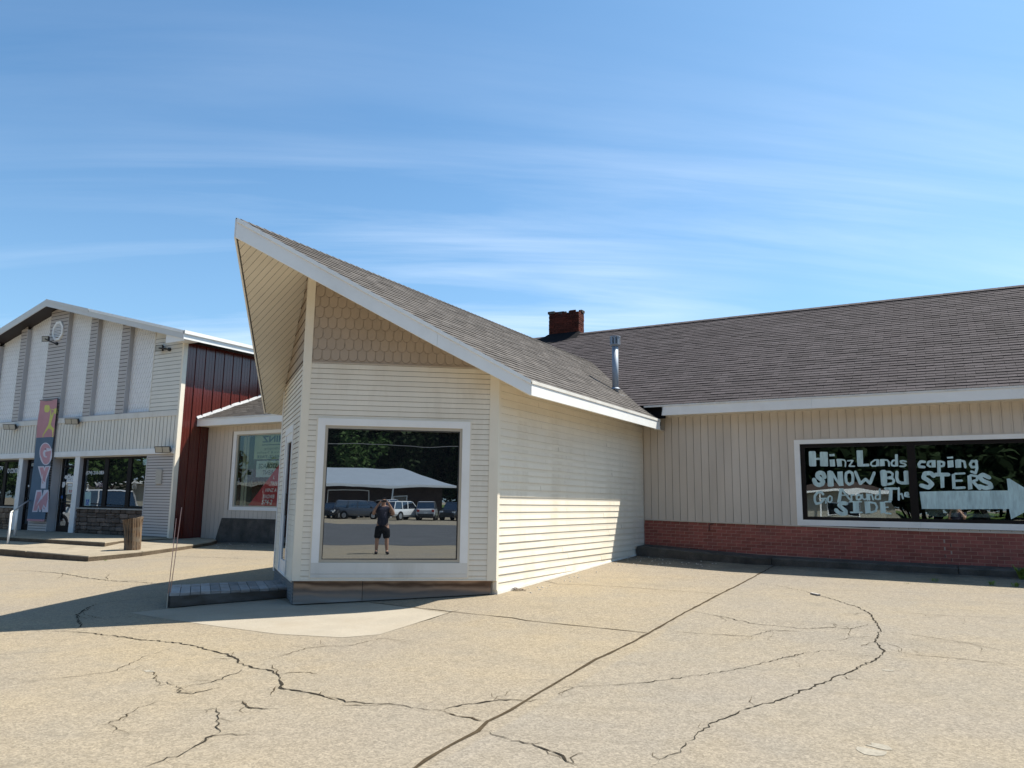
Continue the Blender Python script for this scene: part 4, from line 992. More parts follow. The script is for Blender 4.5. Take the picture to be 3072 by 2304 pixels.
M.solid([Vector((x, y, zf(x, y)-.01)) for x, y in lo], [Vector((CX0-.02, CY0-.02, 6.985)), Vector((CX1+.02, CY0-.02, 6.985)), Vector((CX1+.02, CY1+.02, 6.985)), Vector((CX0-.02, CY1+.02, 6.985))]); M.obj('flashing', m_felt, ch)
M = Mesh(); pl_ = [(-12.9, TM-.02), (-12.9, TM-1.30), (-11.25, TM-1.0), (-10.1, TM-.50), (-9.85, TM-.03)]; plate(M, FRe, pl_, lambda a, b: .020, .0); M.obj('felt_patch', m_felt, roof)
# kerb in front of the main facade
kt = lambda x: pw(x, [(-5.9, .70), (-5.2, .66), (-3.47, .578), (-.36, .556), (1, .556)])
kerb = part('kerb', None); kerb['kind'] = 'structure'
for a, b_ in ((-6.02, -3.2), (-3.19, .02), (.03, 3.2), (3.21, 6.4), (6.41, XR)):
    M = Mesh(); n = 8
    for i in range(n):
        x0, x1 = a+(b_-a)*i/n, a+(b_-a)*(i+1)/n; w = lambda x: random.Random(round(x, 2)).uniform(-.006, .006)
        f0, f1 = 16.0+w(x0), 16.0+w(x1)
        lo = [Vector((x0, f0, .25)), Vector((x1, f1, .25)), Vector((x1, Y2-.002, .25)), Vector((x0, Y2-.002, .25))]
        md = [Vector((x0, f0, kt(x0)-.02)), Vector((x1, f1, kt(x1)-.02)), Vector((x1, Y2-.002, kt(x1)-.02)), Vector((x0, Y2-.002, kt(x0)-.02))]
        hi = [Vector((x0, f0+.02, kt(x0))), Vector((x1, f1+.02, kt(x1))), Vector((x1, Y2-.002, kt(x1)+.015)), Vector((x0, Y2-.002, kt(x0)+.015))]
        M.solid(lo, md); M.solid(md, hi)
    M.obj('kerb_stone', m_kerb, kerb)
# posters behind the side window
def card(name, x0, x1, z0, z1, y, m, label, cat):
    M = Mesh(); M.abox(x0, x1, y, y+.006, z0, z1); return tag(M.obj(name, m, None), label, cat), Frame((0, y, 0), (1, 0, 0), ZZ, (0, -1, 0))
o, fr = card('poster', -18.95, -17.1, 2.84, 3.62, Y2+.09, m_poster, 'faded yellow poster with mirrored HINZ lettering, upper one in side window', 'poster')
text_mesh('HINZ', fr, -18.62, 3.36, .20, m_inkb, o, 'lettering', .98, .001, True, .03)
M = Mesh(); plate(M, fr, rect(-18.63, -17.2, 3.27, 3.295), lambda a, b: .001, .0004); M.obj('printed_rule', m_inkb, o)
text_mesh('Landscaping', fr, -18.50, 3.11, .10, m_inside, o, 'lettering', .85, .001, True)
text_mesh('Service & Supplies', fr, -18.82, 2.99, .10, m_inside, o, 'lettering', 1.25, .001, True)
text_mesh('HINZ-TREE', fr, -18.81, 2.87, .085, m_inkb, o, 'lettering', 1.05, .001, True, .02)
o, fr = card('poster', -18.80, -17.3, 2.28, 2.785, Y2+.08, m_poster2, 'white card with mirrored STORAGE RENT lettering, lower one in side window', 'poster')
text_mesh('STORAGE', fr, -18.70, 2.55, .15, m_inkb, o, 'lettering', .80, .001, True, .02)
text_mesh('RENT', fr, -18.50, 2.36, .13, m_inkb, o, 'lettering', .45, .001, True, .02)
M = Mesh(); M.solid([Vector((-19.0, Y2+.036, 1.405)), Vector((-17.1, Y2+.036, 1.405)), Vector((-17.1, Y2+.036, 3.0)), Vector((-17.7, Y2+.036, 2.72))], [Vector((-19.0, Y2+.0355, 1.405)), Vector((-17.1, Y2+.0355, 1.405)), Vector((-17.1, Y2+.0355, 3.0)), Vector((-17.7, Y2+.0355, 2.72))])
o = tag(M.obj('window_sticker', m_inkr, None), 'red slanted sticker with white lettering low in the side window', 'sticker'); fr = Frame((0, Y2+.035, 0), (1, 0, 0), ZZ, (0, -1, 0))
for tx, x, z, h, w in (('L', -17.98, 2.22, .10, .06), ('TREE', -18.08, 2.03, .11, .32), ('HINZ A', -18.29, 1.83, .11, .48), ('SNOWB', -18.38, 1.63, .12, .50), ('574-2', -18.42, 1.45, .14, .46)):
    text_mesh(tx, fr, x, z, h, m_sticker, o, 'lettering', w, .001, False, .01, .25)
M = Mesh(); M.abox(-19.22, -19.02, Y2+.12, Y2+.16, 1.40, 3.55); M.obj('dark_column', m_inside, main)
M = Mesh(); M.abox(-19.5, -19.38, Y2+.14, Y2+.16, 1.40, 3.58); M.abox(-19.36, -19.26, Y2+.16, Y2+.18, 1.40, 3.58); M.obj('curtain', m_alu, main)

# ================================================================== GYM BUILDING
XG, YG, YGI = -21.06, 15.42, 15.575      # right corner, front plane, recessed plane
gym = thing('gym_building', 'two storey gabled gym building with white panels and a red metal side wall', 'building', (-28, 20, 0))
XRG = -28.5; SG = 0.25; ZRG = 8.80
FRg = Frame((0, YG, 0), (1, 0, 0), ZZ, (0, -1, 0)); FRi = Frame((0, YGI, 0), (1, 0, 0), ZZ, (0, -1, 0))
zg = lambda x: ZRG-.245-SG*abs(x-XRG)
XGL = 2*XRG-XG
M = Mesh(); plate(M, Frame((0, YGI, 0), (1, 0, 0), ZZ, (0, -1, 0)), [(XGL, 4.3), (XG-.02, 4.3), (XG-.02, zg(XG)-.01), (XRG, zg(XRG)-.01), (XGL, zg(XGL)-.01)], lambda a, b: -.004, -.1)
M.abox(XGL, XG-.02, YGI+.15, YGI+.25, .1, 4.3); M.abox(XGL, XGL+.1, YGI, 34, .1, 6.5); M.obj('wall', m_gwhite, gym)
ctop = [(SG, 1, ZRG-.25+SG*XRG), (-SG, 1, ZRG-.25-SG*XRG)]
# pilasters with lap siding fronts
pil = [(-26.29, -25.85), (-24.41, -23.94), (-28.91, -27.73), (-30.87, -30.42), (-32.80, -32.34), (-34.9, -34.45)]
for a0, a1 in pil:
    pp = part('pilaster', gym)
    lap_wall(FRg, a0, a1-.02, 4.40, 8.7, 0.133, 4.40, .016, m_grey, pp, clips=ctop, edge=m_greye, groove=.016)
    M = Mesh(); z1 = min(zg(a0), zg(a1))-.01
    M.solid([Vector((a0, YG+.003, 4.38)), Vector((a1-.001, YG+.003, 4.38)), Vector((a1-.001, YGI+.002, 4.38)), Vector((a0, YGI+.002, 4.38))], [Vector((a0, YG+.003, z1)), Vector((a1-.001, YG+.003, z1)), Vector((a1-.001, YGI+.002, z1)), Vector((a0, YGI+.002, z1))]); M.obj('pilaster_side', m_greytrim, pp)
    M = Mesh(); plate(M, FRg, rect(a1-.02, a1+.004, 4.40, z1), lambda a, b: .014, -.05); M.obj('corner_trim', m_greytrim, pp)
# scalloped white panels between the pilasters
bays = [(-34.45, -32.80), (-32.34, -30.87), (-30.42, -28.91), (-27.73, -26.29), (-25.85, -24.41), (-23.94, -22.535)]
for a0, a1 in bays:
    M = Mesh(); row = 0; z0 = 4.39; W_ = 0.1342
    while z0 < 8.6:
        c = a0+(W_/2 if row % 2 else 0)
        while c < a1+W_:
            poly = scale_poly(c, z0, W_, .20, 5)
            for q in ctop: poly = clip(poly, *q)
            poly = clip(poly, -1, 0, -a0-.002); poly = clip(poly, 1, 0, a1-.002)
            if len(poly) > 2: plate(M, FRi, poly, lambda a, b, z=z0: .020-.017*(b-z)/.2, 0, random.random())
            c += W_
        z0 += .1657; row += 1
    M.obj('scalloped_panel', m_gwhite, gym, edge=m_gwhitee, kind='stuff')
M = Mesh(); M.abox(-36, -22.54, YG-.03, YGI, 4.375, 4.398)
M.obj('panel_sill', m_greytrim, gym)
# upper right cream lap siding, band, trims
up_ = part('upper_siding', gym)
lap_wall(FRg, -22.53, XG-.05, 4.385, 6.9, 0.133, 4.385, .014, m_ivory, up_, clips=ctop, edge=m_ivorye, groove=.014)
M = Mesh(); plate(M, FRg, clip(clip(rect(-22.55, XG-.04, 4.3, 7.1), *ctop[0]), *ctop[1]), lambda a, b: 0, -.15); M.obj('wall', m_ivory, up_)
M = Mesh(); plate(M, FRg, [(-22.56, 4.39), (-22.53, 4.39), (-22.53, zg(-22.53)-.01), (-22.56, zg(-22.56)-.01)], lambda a, b: .02, -.16); M.obj('corner_trim', m_ivory, up_)
BX = [(-36.5, -28.955), (-27.70, XG-.03)]
for a, b in BX:
    M = Mesh(); M.abox(a, b, YG-.035, YG+.1, 4.195, 4.372); M.obj('band_trim', m_whitest, gym)
    M = Mesh(); M.abox(a, b-(.0 if b < -25 else -.002), YG-.05, YG+.1, 2.99, 3.172); M.obj('band_trim', m_white, gym)
    M = Mesh(); M.abox(a, b, YG+.02, YGI, 2.945, 2.988); M.obj('soffit_strip', m_alu, gym)
bd = part('band_siding', gym)
M = Mesh(); M.abox(-36.5, XG-.03, YG+.012, YG+.1, 3.1, 4.3); M.obj('wall', m_ivory, bd)
for a, b in BX: vert_wall(FRg, a, b-.01, lambda x: 3.172, lambda x: 4.195, 0.1855, m_ivory, bd, rib=.03, deep=.012, low=.002, edge=m_ivorye)
# corner post
M = Mesh(); M.abox(XG-.055, XG+.03, YG-.02, YG+.13, gz(XG, YG)-.05, 6.56); M.obj('corner_post', m_creamtrim, gym)
# lower right lap siding
lo_ = part('lower_siding', gym)
M = Mesh(); M.abox(-22.46, XG-.03, YG+.002, YG+.12, .38, 3.0); M.obj('wall', m_grey, lo_)
lap_wall(FRg, -22.42, XG-.055, .40, 2.985, 0.0888, .40, .013, m_grey, lo_, edge=m_greye, groove=.016)
M = Mesh(); M.abox(-22.455, -22.42, YG-.014, YGI, .40, 2.985); M.obj('corner_trim', m_greytrim, lo_)
M = Mesh(); M.abox(-22.4, XG-.02, YG-.004, YG+.2, .05, .395); M.obj('concrete_base', m_conc, lo_)
# white columns
for a0, a1 in ((-26.43, -26.155), (-30.03, -29.76)):
    M = Mesh(); M.abox(a0, a1, YG-.01, YGI+.02, .378, 2.99); M.obj('column', m_white, gym)
    M = Mesh(); M.abox(a1-.002, a1+.012, YG, YGI+.02, .378, 2.98); M.obj('column_side', m_greytrim, gym)
# banner column
bc = part('banner_column', gym)
lap_wall(FRg, -28.94, -27.79, .378, 2.985, .0888, .378, .013, m_grey, bc, edge=m_greye, groove=.016)
M = Mesh(); M.abox(-28.95, -27.768, YG+.003, YGI+.12, .378, 4.36); M.obj('column_side', m_greytrim, bc)
M = Mesh(); M.abox(-27.79, -27.764, YG-.012, YG+.03, .378, 4.36); M.abox(-28.965, -28.94, YG-.012, YG+.03, .378, 4.36); M.obj('corner_trim', m_greytrim, bc)
# stone walls: irregular stones, each one a part
def stone_wall(name, a0, a1, z0, z1, y, m, hs, ws, parent):
    par = part(name, parent); fr = Frame((0, y, 0), (1, 0, 0), ZZ, (0, -1, 0))
    M = Mesh(); M.abox(a0, a1, y+.002, y+.14, z0, z1); M.obj('mortar', m_grout, par)
    z = z0
    while z < z1-.04:
        h = min(random.uniform(*hs), z1-z)
        if z1-z-h < .05: h = z1-z
        x = a0-random.uniform(0, .15)
        while x < a1:
            w = random.uniform(*ws); xa, xb = max(x, a0)+.006, min(x+w, a1)-.006; x += w
            if xb-xa < .04: continue
            parts = [(z, z+h)] if random.random() < .75 or h < .14 else [(z, z+h*.48), (z+h*.48, z+h)]
            for q0, q1 in parts:
                j = lambda: random.uniform(-.014, .014); M = Mesh(); r_ = random.random()
                ch_ = .02; pts = [(xa+ch_+abs(j()), q0+.006), ((xa+xb)/2, q0+.006+j()*.5), (xb-ch_, q0+.006+abs(j())*.5), (xb, (q0+q1)/2+j()), (xb-ch_-abs(j()), q1-.006), ((xa+xb)/2+j(), q1-.006+j()*.4), (xa+ch_, q1-.006-abs(j())), (xa, (q0+q1)/2+j())]
                cx, cz = (xa+xb)/2, (q0+q1)/2; d1 = random.uniform(.025, .055); lo = [fr.p(a, b, 0) for a, b in pts]; md = [fr.p(a, b, d1*.6) for a, b in pts]
                hi = [fr.p(cx+(a-cx)*.80, cz+(b-cz)*.76, d1+j()*.4) for a, b in pts]
                M.solid(lo, md, r_, False); M.solid(md, hi, r_, False); M.obj('stone', m, par)
        z += h
    M = Mesh(); M.abox(a0, a1, y-.06, y+.12, z1, z1+.045); M.obj('ledge', m_cap, par)
stone_wall('stone_base', -26.15, -22.46, .385, 1.20, YG+.075, m_stone, (.09, .17), (.22, .55), gym)
stone_wall('stone_base', -33.5, -30.03, .385, 1.17, YG+.075, m_field, (.18, .34), (.16, .36), gym)
# windows, doors
def shopwin(name, a0, a1, z0, z1, mull, parent):
    w = part(name, parent)
    xs_ = [a0]+[v for q in mull for v in q]+[a1]
    M = Mesh()
    for q in ((a0, a1, z1-.06, z1), (a0, a1, z0, z0+.055)): plate(M, FRi, rect(*q), lambda a, b: .03, -.08)
    for q in mull: plate(M, FRi, rect(q[0], q[1], z0+.055, z1-.06), lambda a, b: .03, -.08)
    plate(M, FRi, rect(a0, a0+.10, z0+.055, z1-.06), lambda a, b: .03, -.08); plate(M, FRi, rect(a1-.03, a1, z0+.055, z1-.06), lambda a, b: .03, -.08)
    M.obj('window_frame', m_dark, w)
    edges = [a0+.10]+[v for q in mull for v in q]+[a1-.03]
    for i in range(0, len(edges), 2):
        M = Mesh(); plate(M, FRi, rect(edges[i]-.004, edges[i+1]+.004, z0+.05, z1-.055), lambda a, b: .002, -.004); M.obj('pane', m_gymglass, w)
    return w
gw = shopwin('gym_window', -26.14, -22.46, 1.25, 2.945, ((-24.90, -24.68), (-23.62, -23.42)), gym)
gw2 = shopwin('gym_window', -34.0, -30.02, 1.22, 2.945, ((-32.4, -32.25), (-31.25, -31.07)), gym)
YS = YGI-.004
FRst = Frame((0, YS, 0), (1, 0, 0), ZZ, (0, -1, 0))
def gtext(tx, px0, px1, pyb, pyt, m, parent, **k):
    a, b, c = at_y(px0, pyb, YS), at_y(px1, pyb, YS), at_y(px0, pyt, YS)
    return text_mesh(tx, FRst, a.x, a.z, c.z-a.z, m, parent, 'lettering', b.x-a.x, .001, **k)
gtext('(574) 210-3836', 257.5, 315, 1426.5, 1413, m_sticker, gw, bold=.025)
gtext('NO CONTRACT', 17.5, 66, 1419.5, 1405.5, m_sticker, gw2, bold=.03, shear=.12)
gtext('MONTH', -24, 8, 1411, 1399, m_sticker, gw2, bold=.03, shear=.12)
gtext('OPEN', 287, 307, 1462, 1448, mat('faded_pink_sign', (.42, .33, .36), .7), gw)
# wheelchair sign, door stickers
def quad_y(pts, y, th, m, name, parent=None, **k):
    M = Mesh(); P_ = [at_y(px, py, y) for px, py in pts]; c = Vector((0, th, 0))
    if (P_[1]-P_[0]).cross(P_[2]-P_[1]).y > 0: P_.reverse()
    M.solid([q+c for q in P_], P_); return M.obj(name, m, parent, **k)
VV = (170, 1400, 180)
o = tag(quad_y(Z(VV, (1045, 920), (1270, 920), (1240, 1450), (1020, 1450)), YS, .003, mat('pale_cyan_card', (.36, .52, .50), .6), 'access_sign'), 'pale card with blue wheelchair symbol in gym window corner', 'sign')
quad_y(Z(VV, (1075, 1205), (1205, 1205), (1185, 1415), (1062, 1415)), YS-.0012, .0008, m_blue, 'symbol_panel', o)
_lift[0] = 0
M = Mesh(); stroke_mesh(M, Z(VV, (1128, 1225), (1124, 1300), (1165, 1300), (1172, 1380)), .012, YS-.0024); stroke_mesh(M, Z(VV, (1112, 1290), (1092, 1330), (1110, 1380), (1150, 1375)), .010, YS-.0024); stroke_mesh(M, Z(VV, (1128, 1222), (1129, 1226)), .022, YS-.0024); M.obj('wheelchair_symbol', m_sticker, o)
YDR = YGI+.06
def gdoor(a0, a1, parent):
    d = part('gym_door', parent); fr = Frame((0, YDR, 0), (1, 0, 0), ZZ, (0, -1, 0))
    M = Mesh()
    for q in ((a0, a0+.10, .385, 2.99), (a1-.10, a1, .385, 2.99), (a0+.10, a1-.10, 2.62, 2.70), (a0+.10, a1-.10, 2.92, 2.99), (a0+.10, a1-.10, .385, .60)): plate(M, fr, rect(*q), lambda a, b: .02, -.05)
    M.obj('door_frame', m_dark, d)
    for q in ((a0+.1, a1-.1, .6, 2.62), (a0+.1, a1-.1, 2.70, 2.92)):
        M = Mesh(); plate(M, fr, rect(*q), lambda a, b: 0, -.006); M.obj('pane', m_gymglass, d)
    M = Mesh(); M.tube([fr.p(a0+.14, 1.15, 0), fr.p(a0+.14, 1.15, .06), fr.p(a0+.14, 1.55, .06), fr.p(a0+.14, 1.55, 0)], .014, 6); M.tube([fr.p(a0+.12, 1.42, .02), fr.p(a1-.12, 1.42, .02)], .02, 6); M.obj('handle', m_black, d); return d
d1 = gdoor(-27.55, -26.10, gym); d2 = gdoor(-29.75, -28.55, gym)
YT = YDR-.004
sk = tag(quad_y(Z(VV, *[(458+78*math.cos(a), 385+98*math.sin(a)) for a in [2*math.pi*k/14 for k in range(14)]]), YT, .002, m_sticker, 'skull_sticker'), 'white skull and crossbones sticker on gym door glass', 'sticker')
for pts in (((380, 360), (350, 310), (310, 345), (285, 410), (345, 470), (375, 430)), ((535, 360), (590, 320), (625, 370), (610, 450), (545, 470), (535, 420)), ((420, 470), (500, 470), (490, 510), (430, 510)), ((395, 285), (418, 262), (425, 288)), ((440, 280), (455, 242), (465, 280)), ((495, 285), (545, 258), (520, 298))):
    quad_y(Z(VV, *pts), YT, .002, m_sticker, 'bone', sk)
_lift[0] = 0
M = Mesh(); stroke_mesh(M, Z(VV, (478, 345), (435, 350), (430, 395), (475, 405)), .018, YT-.001); M.obj('print', m_inkb, sk)
tag(quad_y(Z(VV, (178, 558), (240, 565), (318, 558), (318, 660), (280, 740), (230, 785), (185, 735), (160, 660)), YT, .002, m_sticker, 'shield_sticker'), 'white shield shaped sticker on the gym door glass', 'sticker')
tag(quad_y(Z(VV, (125, 1075), (228, 1065), (220, 1180), (118, 1185)), YT, .002, m_blue, 'blue_sticker'), 'small blue square sticker low on gym door frame', 'sticker')
o = tag(quad_y(Z(VV, (418, 628), (575, 640), (560, 725), (410, 715)), YT-.002, .002, m_sticker, 'hours_card'), 'small white card on the gym door above the notice', 'card')
o = tag(quad_y(Z(VV, (370, 600), (650, 610), (600, 1000), (330, 1030)), YT+.003, .002, m_alu, 'door_notice'), 'beige framed notice with red numbers on gym door', 'notice')
_ = quad_y(Z(VV, (430, 740), (640, 745), (590, 995), (398, 1000)), YT+.0015, .001, m_poster2, 'notice_sheet', o)
a, b, c = at_y(217-11.5, 1477.5, YT), at_y(217, 1477.5, YT), at_y(206, 1469.5, YT); text_mesh('23', Frame((0, YT+.001, 0), (1, 0, 0), ZZ, (0, -1, 0)), a.x, a.z, c.z-a.z, m_inkr, o, 'lettering', b.x-a.x, .001, bold=.04)
o = tag(quad_y([(95.5, 1390.3), (108, 1389.4), (107, 1397.6), (95, 1398.5)], YT+.002, .002, m_poster2, 'number_plate'), 'small pale 501 number plate above the left gym door', 'sign')
a = at_y(96.8, 1397, YT); text_mesh('501', Frame((0, YT, 0), (1, 0, 0), ZZ, (0, -1, 0)), a.x, a.z, .075, m_inkb, o, 'lettering', .20, .001, bold=.02)
tag(quad_y([(82.5, 1455), (88, 1454.7), (87.5, 1461), (82, 1461.5)], YT, .002, m_sticker, 'small_sticker'), 'tiny white square sticker on the left gym door', 'sticker')
FRc = Frame((0, YG-.0105, 0), (1, 0, 0), ZZ, (0, -1, 0)); hn = part('house_number', gym)
for i, ch_ in enumerate('11226'): text_mesh(ch_, FRc, -29.99, 2.66-.085*i, .068, m_inkb, hn, 'digit', .03 if ch_ == '1' else .045, .001)
# octagon louvre vent
v_ = part('gable_vent', gym); cx, cz, A, B_ = -28.33, 7.672, .335, .335
oct_ = lambda k, d: [FRg.p(cx+A*k*math.cos(a), cz+B_*k*1.08*math.sin(a), d) for a in [math.pi/8+math.pi/4*i for i in range(8)]]
M = Mesh(); o1, o2, i1, i2 = oct_(1.08, .0), oct_(1.08, .05), oct_(.80, .05), oct_(.80, .012)
for i in range(8):
    j = (i+1) % 8; M.face([o1[i], o1[j], o2[j], o2[i]]); M.face([o2[i], o2[j], i1[j], i1[i]]); M.face([i1[i], i1[j], i2[j], i2[i]])
M.obj('vent_frame', m_white, v_)
M = Mesh(); M.face(i2); M.obj('vent_back', m_greye, v_)
for i in range(8):
    z = cz-.235+i*.062; hw = min(.24, .30*1.0-abs(z+.02-cz)*.45); M = Mesh()
    M.solid([FRg.p(cx-hw, z, .042), FRg.p(cx+hw, z, .042), FRg.p(cx+hw, z+.008, .046), FRg.p(cx-hw, z+.008, .046)], [FRg.p(cx-hw, z+.05, .014), FRg.p(cx+hw, z+.05, .014), FRg.p(cx+hw, z+.056, .018), FRg.p(cx-hw, z+.056, .018)]); M.obj('louvre_slat', m_gwhite, v_)
# utility plate, alarm box
M = Mesh(); M.abox(-21.88, -21.60, YG-.05, YG-.008, 2.04, 2.50); tag(M.obj('meter_cover', m_cap, None), 'flat beige cover box on the grey siding beside gym window', 'box')
M = Mesh(); M.abox(-21.70, -21.60, YG-.085, YG-.05, 3.02, 3.13); tag(M.obj('sensor_box', m_alu, None), 'small beige sensor box beside the lowest floodlight', 'box')
# gym roof
gr_ = part('roof', gym); YF = 14.975; YBK = 36
for sg in (1, -1):
    xe = XRG+sg*7.92; M = Mesh(); q = [Vector((XRG, YF, ZRG)), Vector((xe, YF+.06, ZRG-SG*7.92)), Vector((xe, YBK, ZRG-SG*7.92)), Vector((XRG, YBK, ZRG))]
    if sg < 0: q.reverse()
    M.solid([v-Vector((0, 0, .05)) for v in q], q); M.obj('roof_panel', m_metalroof, gr_)
    M = Mesh(); q = [Vector((XRG, YF+.03, ZRG-.245)), Vector((xe-sg*.03, YF+.09, ZRG-.245-SG*7.89)), Vector((xe-sg*.03, YBK, ZRG-.245-SG*7.89)), Vector((XRG, YBK, ZRG-.245))]
    if sg > 0: q.reverse()
    M.solid([v+Vector((0, 0, .02)) for v in q], q); M.obj('soffit', m_soffdark, gr_)
    if sg > 0:
        fascia((XRG, YF, ZRG), (XRG+2.75, YF+.02, ZRG-SG*2.75), .115, (0, -1, 0), .05, 'rake_trim', m_fasciag, gr_, .004)
        fascia((XRG, YF, ZRG), (xe, YF+.06, ZRG-SG*7.92), .262, (0, -1, 0), .028, 'rake_fascia', m_fasciag, gr_, -.004)
        fascia((XRG+2.76, YF+.02, ZRG-SG*2.76), (xe, YF+.06, ZRG-SG*7.92), .09, (0, -1, 0), .04, 'rake_trim', m_white, gr_, .003)
        fascia((xe, YF+.03, ZRG-SG*7.92), (xe, YBK, ZRG-SG*7.92), .27, (1, 0, 0), .03, 'eave_fascia', m_white, gr_, -.004)
        fascia((xe, YF+.03, ZRG-SG*7.92), (xe, YBK, ZRG-SG*7.92), .11, (1, 0, 0), .07, 'gutter_edge', m_white, gr_, .004)
        M = Mesh(); M.abox(XG-.06, xe-.01, YF+.095, YG+.14, 6.535, 6.56); M.abox(xe-.9, xe-.005, YF+.07, YF+.09, 6.50, 6.80); M.obj('eave_return', m_white, gr_)
    else:
        fascia((XRG, YF, ZRG), (xe, YF+.06, ZRG-SG*7.92), .262, (0, -1, 0), .028, 'rake_fascia', m_fasciag, gr_, -.004)
# red ribbed metal side wall
rw = part('side_wall', gym); FRx = Frame((XG, 0, 0), (0, 1, 0), ZZ, (1, 0, 0))
a = YG+.131
while a < 30:
    b_ = a+.372; M = Mesh(); r_ = random.random()
    z0, z1 = (gz(XG, a)-.02 if a < Y2 else .1), 6.575
    plate(M, FRx, rect(a, b_-.002, z0, z1), lambda s_, t_: .004, -.02, r_)
    plate(M, FRx, rect(b_-.034, b_-.006, z0, z1), lambda s_, t_: .030, .003, r_)
    for q in (.11, .22): plate(M, FRx, rect(a+q, a+q+.016, z0, z1), lambda s_, t_: .009, .003, r_)
    M.obj('metal_panel', m_red, rw); a = b_
M = Mesh(); M.abox(XG-.1, XG-.021, YG+.13, 36, .05, 6.57); M.obj('wall', m_red, rw)
# floodlights
def floodlight(name, label, base, aim, arm, heads=1, tilt=.35):
    t = thing(name, label, 'light', base, 'floodlights on the gym front')
    b = Vector(base); aim = Vector(aim).normalized(); arm = Vector(arm)
    M = Mesh(); M.tube([b+Vector((0, .02, 0)), b+Vector((0, -.05, 0))], .062, 10); M.obj('base', m_black, t)
    hd = b+arm; M = Mesh(); M.tube([b+Vector((0, -.05, 0)), b+Vector((0, -.09, 0))+arm*.25, hd], .024, 6); M.obj('arm', m_black, t)
    for i in range(heads):
        x = aim.cross(ZZ).normalized(); y = x.cross(aim); o = hd+x*((i-.5*(heads-1))*.25)
        w, h, dp = .135, .105, .10
        M = Mesh(); bk = [o-x*w*.8-y*h*.8-aim*dp, o+x*w*.8-y*h*.8-aim*dp, o+x*w*.8+y*h*.8-aim*dp, o-x*w*.8+y*h*.8-aim*dp]; fr_ = [o-x*w-y*h, o+x*w-y*h, o+x*w+y*h, o-x*w+y*h]
        M.solid(bk, fr_); M.obj('head', m_black, t)
        M = Mesh(); M.solid([o-x*w*.84-y*h*.82, o+x*w*.84-y*h*.82, o+x*w*.84+y*h*.82, o-x*w*.84+y*h*.82], [q+aim*.006 for q in (o-x*w*.84-y*h*.82, o+x*w*.84-y*h*.82, o+x*w*.84+y*h*.82, o-x*w*.84+y*h*.82)]); M.obj('lens', m_lens, t)
    return t
floodlight('floodlight', 'black floodlight on an arm below the octagonal gable vent', (-28.32, YG-.012, 7.19), (.35, -.85, -.10), (-.36, -.26, .17))
floodlight('floodlight', 'black floodlight pointing sideways on cream siding near gym corner', (-21.75, YG-.012, 6.38), (.25, -.95, -.05), (-.34, -.16, .05))
floodlight('floodlight', 'twin headed black floodlight under the band left of the banner', (-30.50, YG-.04, 4.20), (.30, -.80, -.30), (.02, -.22, -.04), 2)
floodlight('floodlight', 'twin headed black floodlight under the band right of the banner', (-26.48, YG-.04, 4.24), (.30, -.80, -.30), (.02, -.22, -.04), 2)
floodlight('floodlight', 'twin headed black floodlight low at the gym corner above grey siding', (-21.36, YG-.055, 3.12), (.30, -.80, -.30), (.0, -.20, -.02), 2)
# gym banner
YB = YG-.10
bn = thing('gym_banner', 'tall vertical GYM banner with a yellow weightlifter on pink', 'banner', (-28.3, YB, .8))
def wav(x, z): return YB+.012*math.sin(z*2.3+x*3)+.006*math.sin(z*7)
def sheet(x0, x1, z0, z1, m, name, off=0.0, topcurve=0.0, n=14):
    M = Mesh(); nx = 6
    for j in range(n+1):
        for i in range(nx+1):
            x = x0+(x1-x0)*i/nx; z = z0+(z1-z0)*j/n
            if j == n: z -= topcurve*math.sin(math.pi*i/nx)
            M.v.append((x, wav(x, z)-off, z))
    for j in range(n):
        for i in range(nx): k = j*(nx+1)+i; M.f.append((k, k+1, k+nx+2, k+nx+1)); M.r.append(.5)
    k = len(M.v); M.v.extend([(a, b+.003, c) for a, b, c in M.v]); 
    for f in list(M.f): M.f.append(tuple(i+k for i in f[::-1])); M.r.append(.5)
    return M.obj(name, m, bn, True)
BX0, BX1 = -28.87, -27.76
sheet(BX0, BX1, 3.72, 5.09, m_bpink, 'picture_panel', 0, .05)
sheet(BX0, BX1, .80, 3.718, m_bblue, 'letter_panel')
sheet(BX0, BX1, .73, .797, m_bpink, 'bottom_hem', .004, 0, 2)
def onban(px, py, off): q = at_y(px, py, YB); return (q.x, wav(q.x, q.z)-off, q.z)
def flat(name, pts, m, off, reg):
    M = Mesh(); q = Z(reg, *pts); P_ = [onban(px, py, off) for px, py in q]; M.face(P_); return M.obj(name, m, bn)
LB = (100, 1180, 120); LB = (100, 1180, 120*2212/1327.0)
_o = [.003]
def fl(pts, m, reg, name): _o[0] += .0006; return flat(name, pts, m, _o[0], reg)
fl(((375, 400), (420, 385), (515, 395), (535, 455), (525, 560), (480, 630), (380, 628), (355, 560), (360, 470)), m_byel, LB, 'barbell_plate')
fl(((700, 500), (750, 485), (795, 530), (800, 600), (770, 670), (720, 690), (680, 650), (670, 570)), m_byel, LB, 'barbell_plate')
fl(((535, 505), (690, 535), (690, 556), (535, 526)), m_byel, LB, 'barbell_bar')
fl(((560, 540), (580, 545), (590, 690), (600, 735), (625, 660), (650, 600), (668, 640), (660, 720), (640, 800), (610, 900), (580, 1030), (610, 1100), (670, 1150), (680, 1200), (655, 1300), (650, 1400), (655, 1455), (620, 1455), (628, 1380), (620, 1280), (600, 1210), (510, 1165), (450, 1240), (380, 1340), (345, 1400), (340, 1460), (318, 1460), (325, 1380), (380, 1260), (440, 1150), (500, 1040), (530, 880), (545, 730), (548, 600)), m_byel, LB, 'weightlifter')
fl(((590, 560), (645, 570), (650, 620), (625, 650), (600, 680), (590, 640)), m_bpink, LB, 'weightlifter_head')
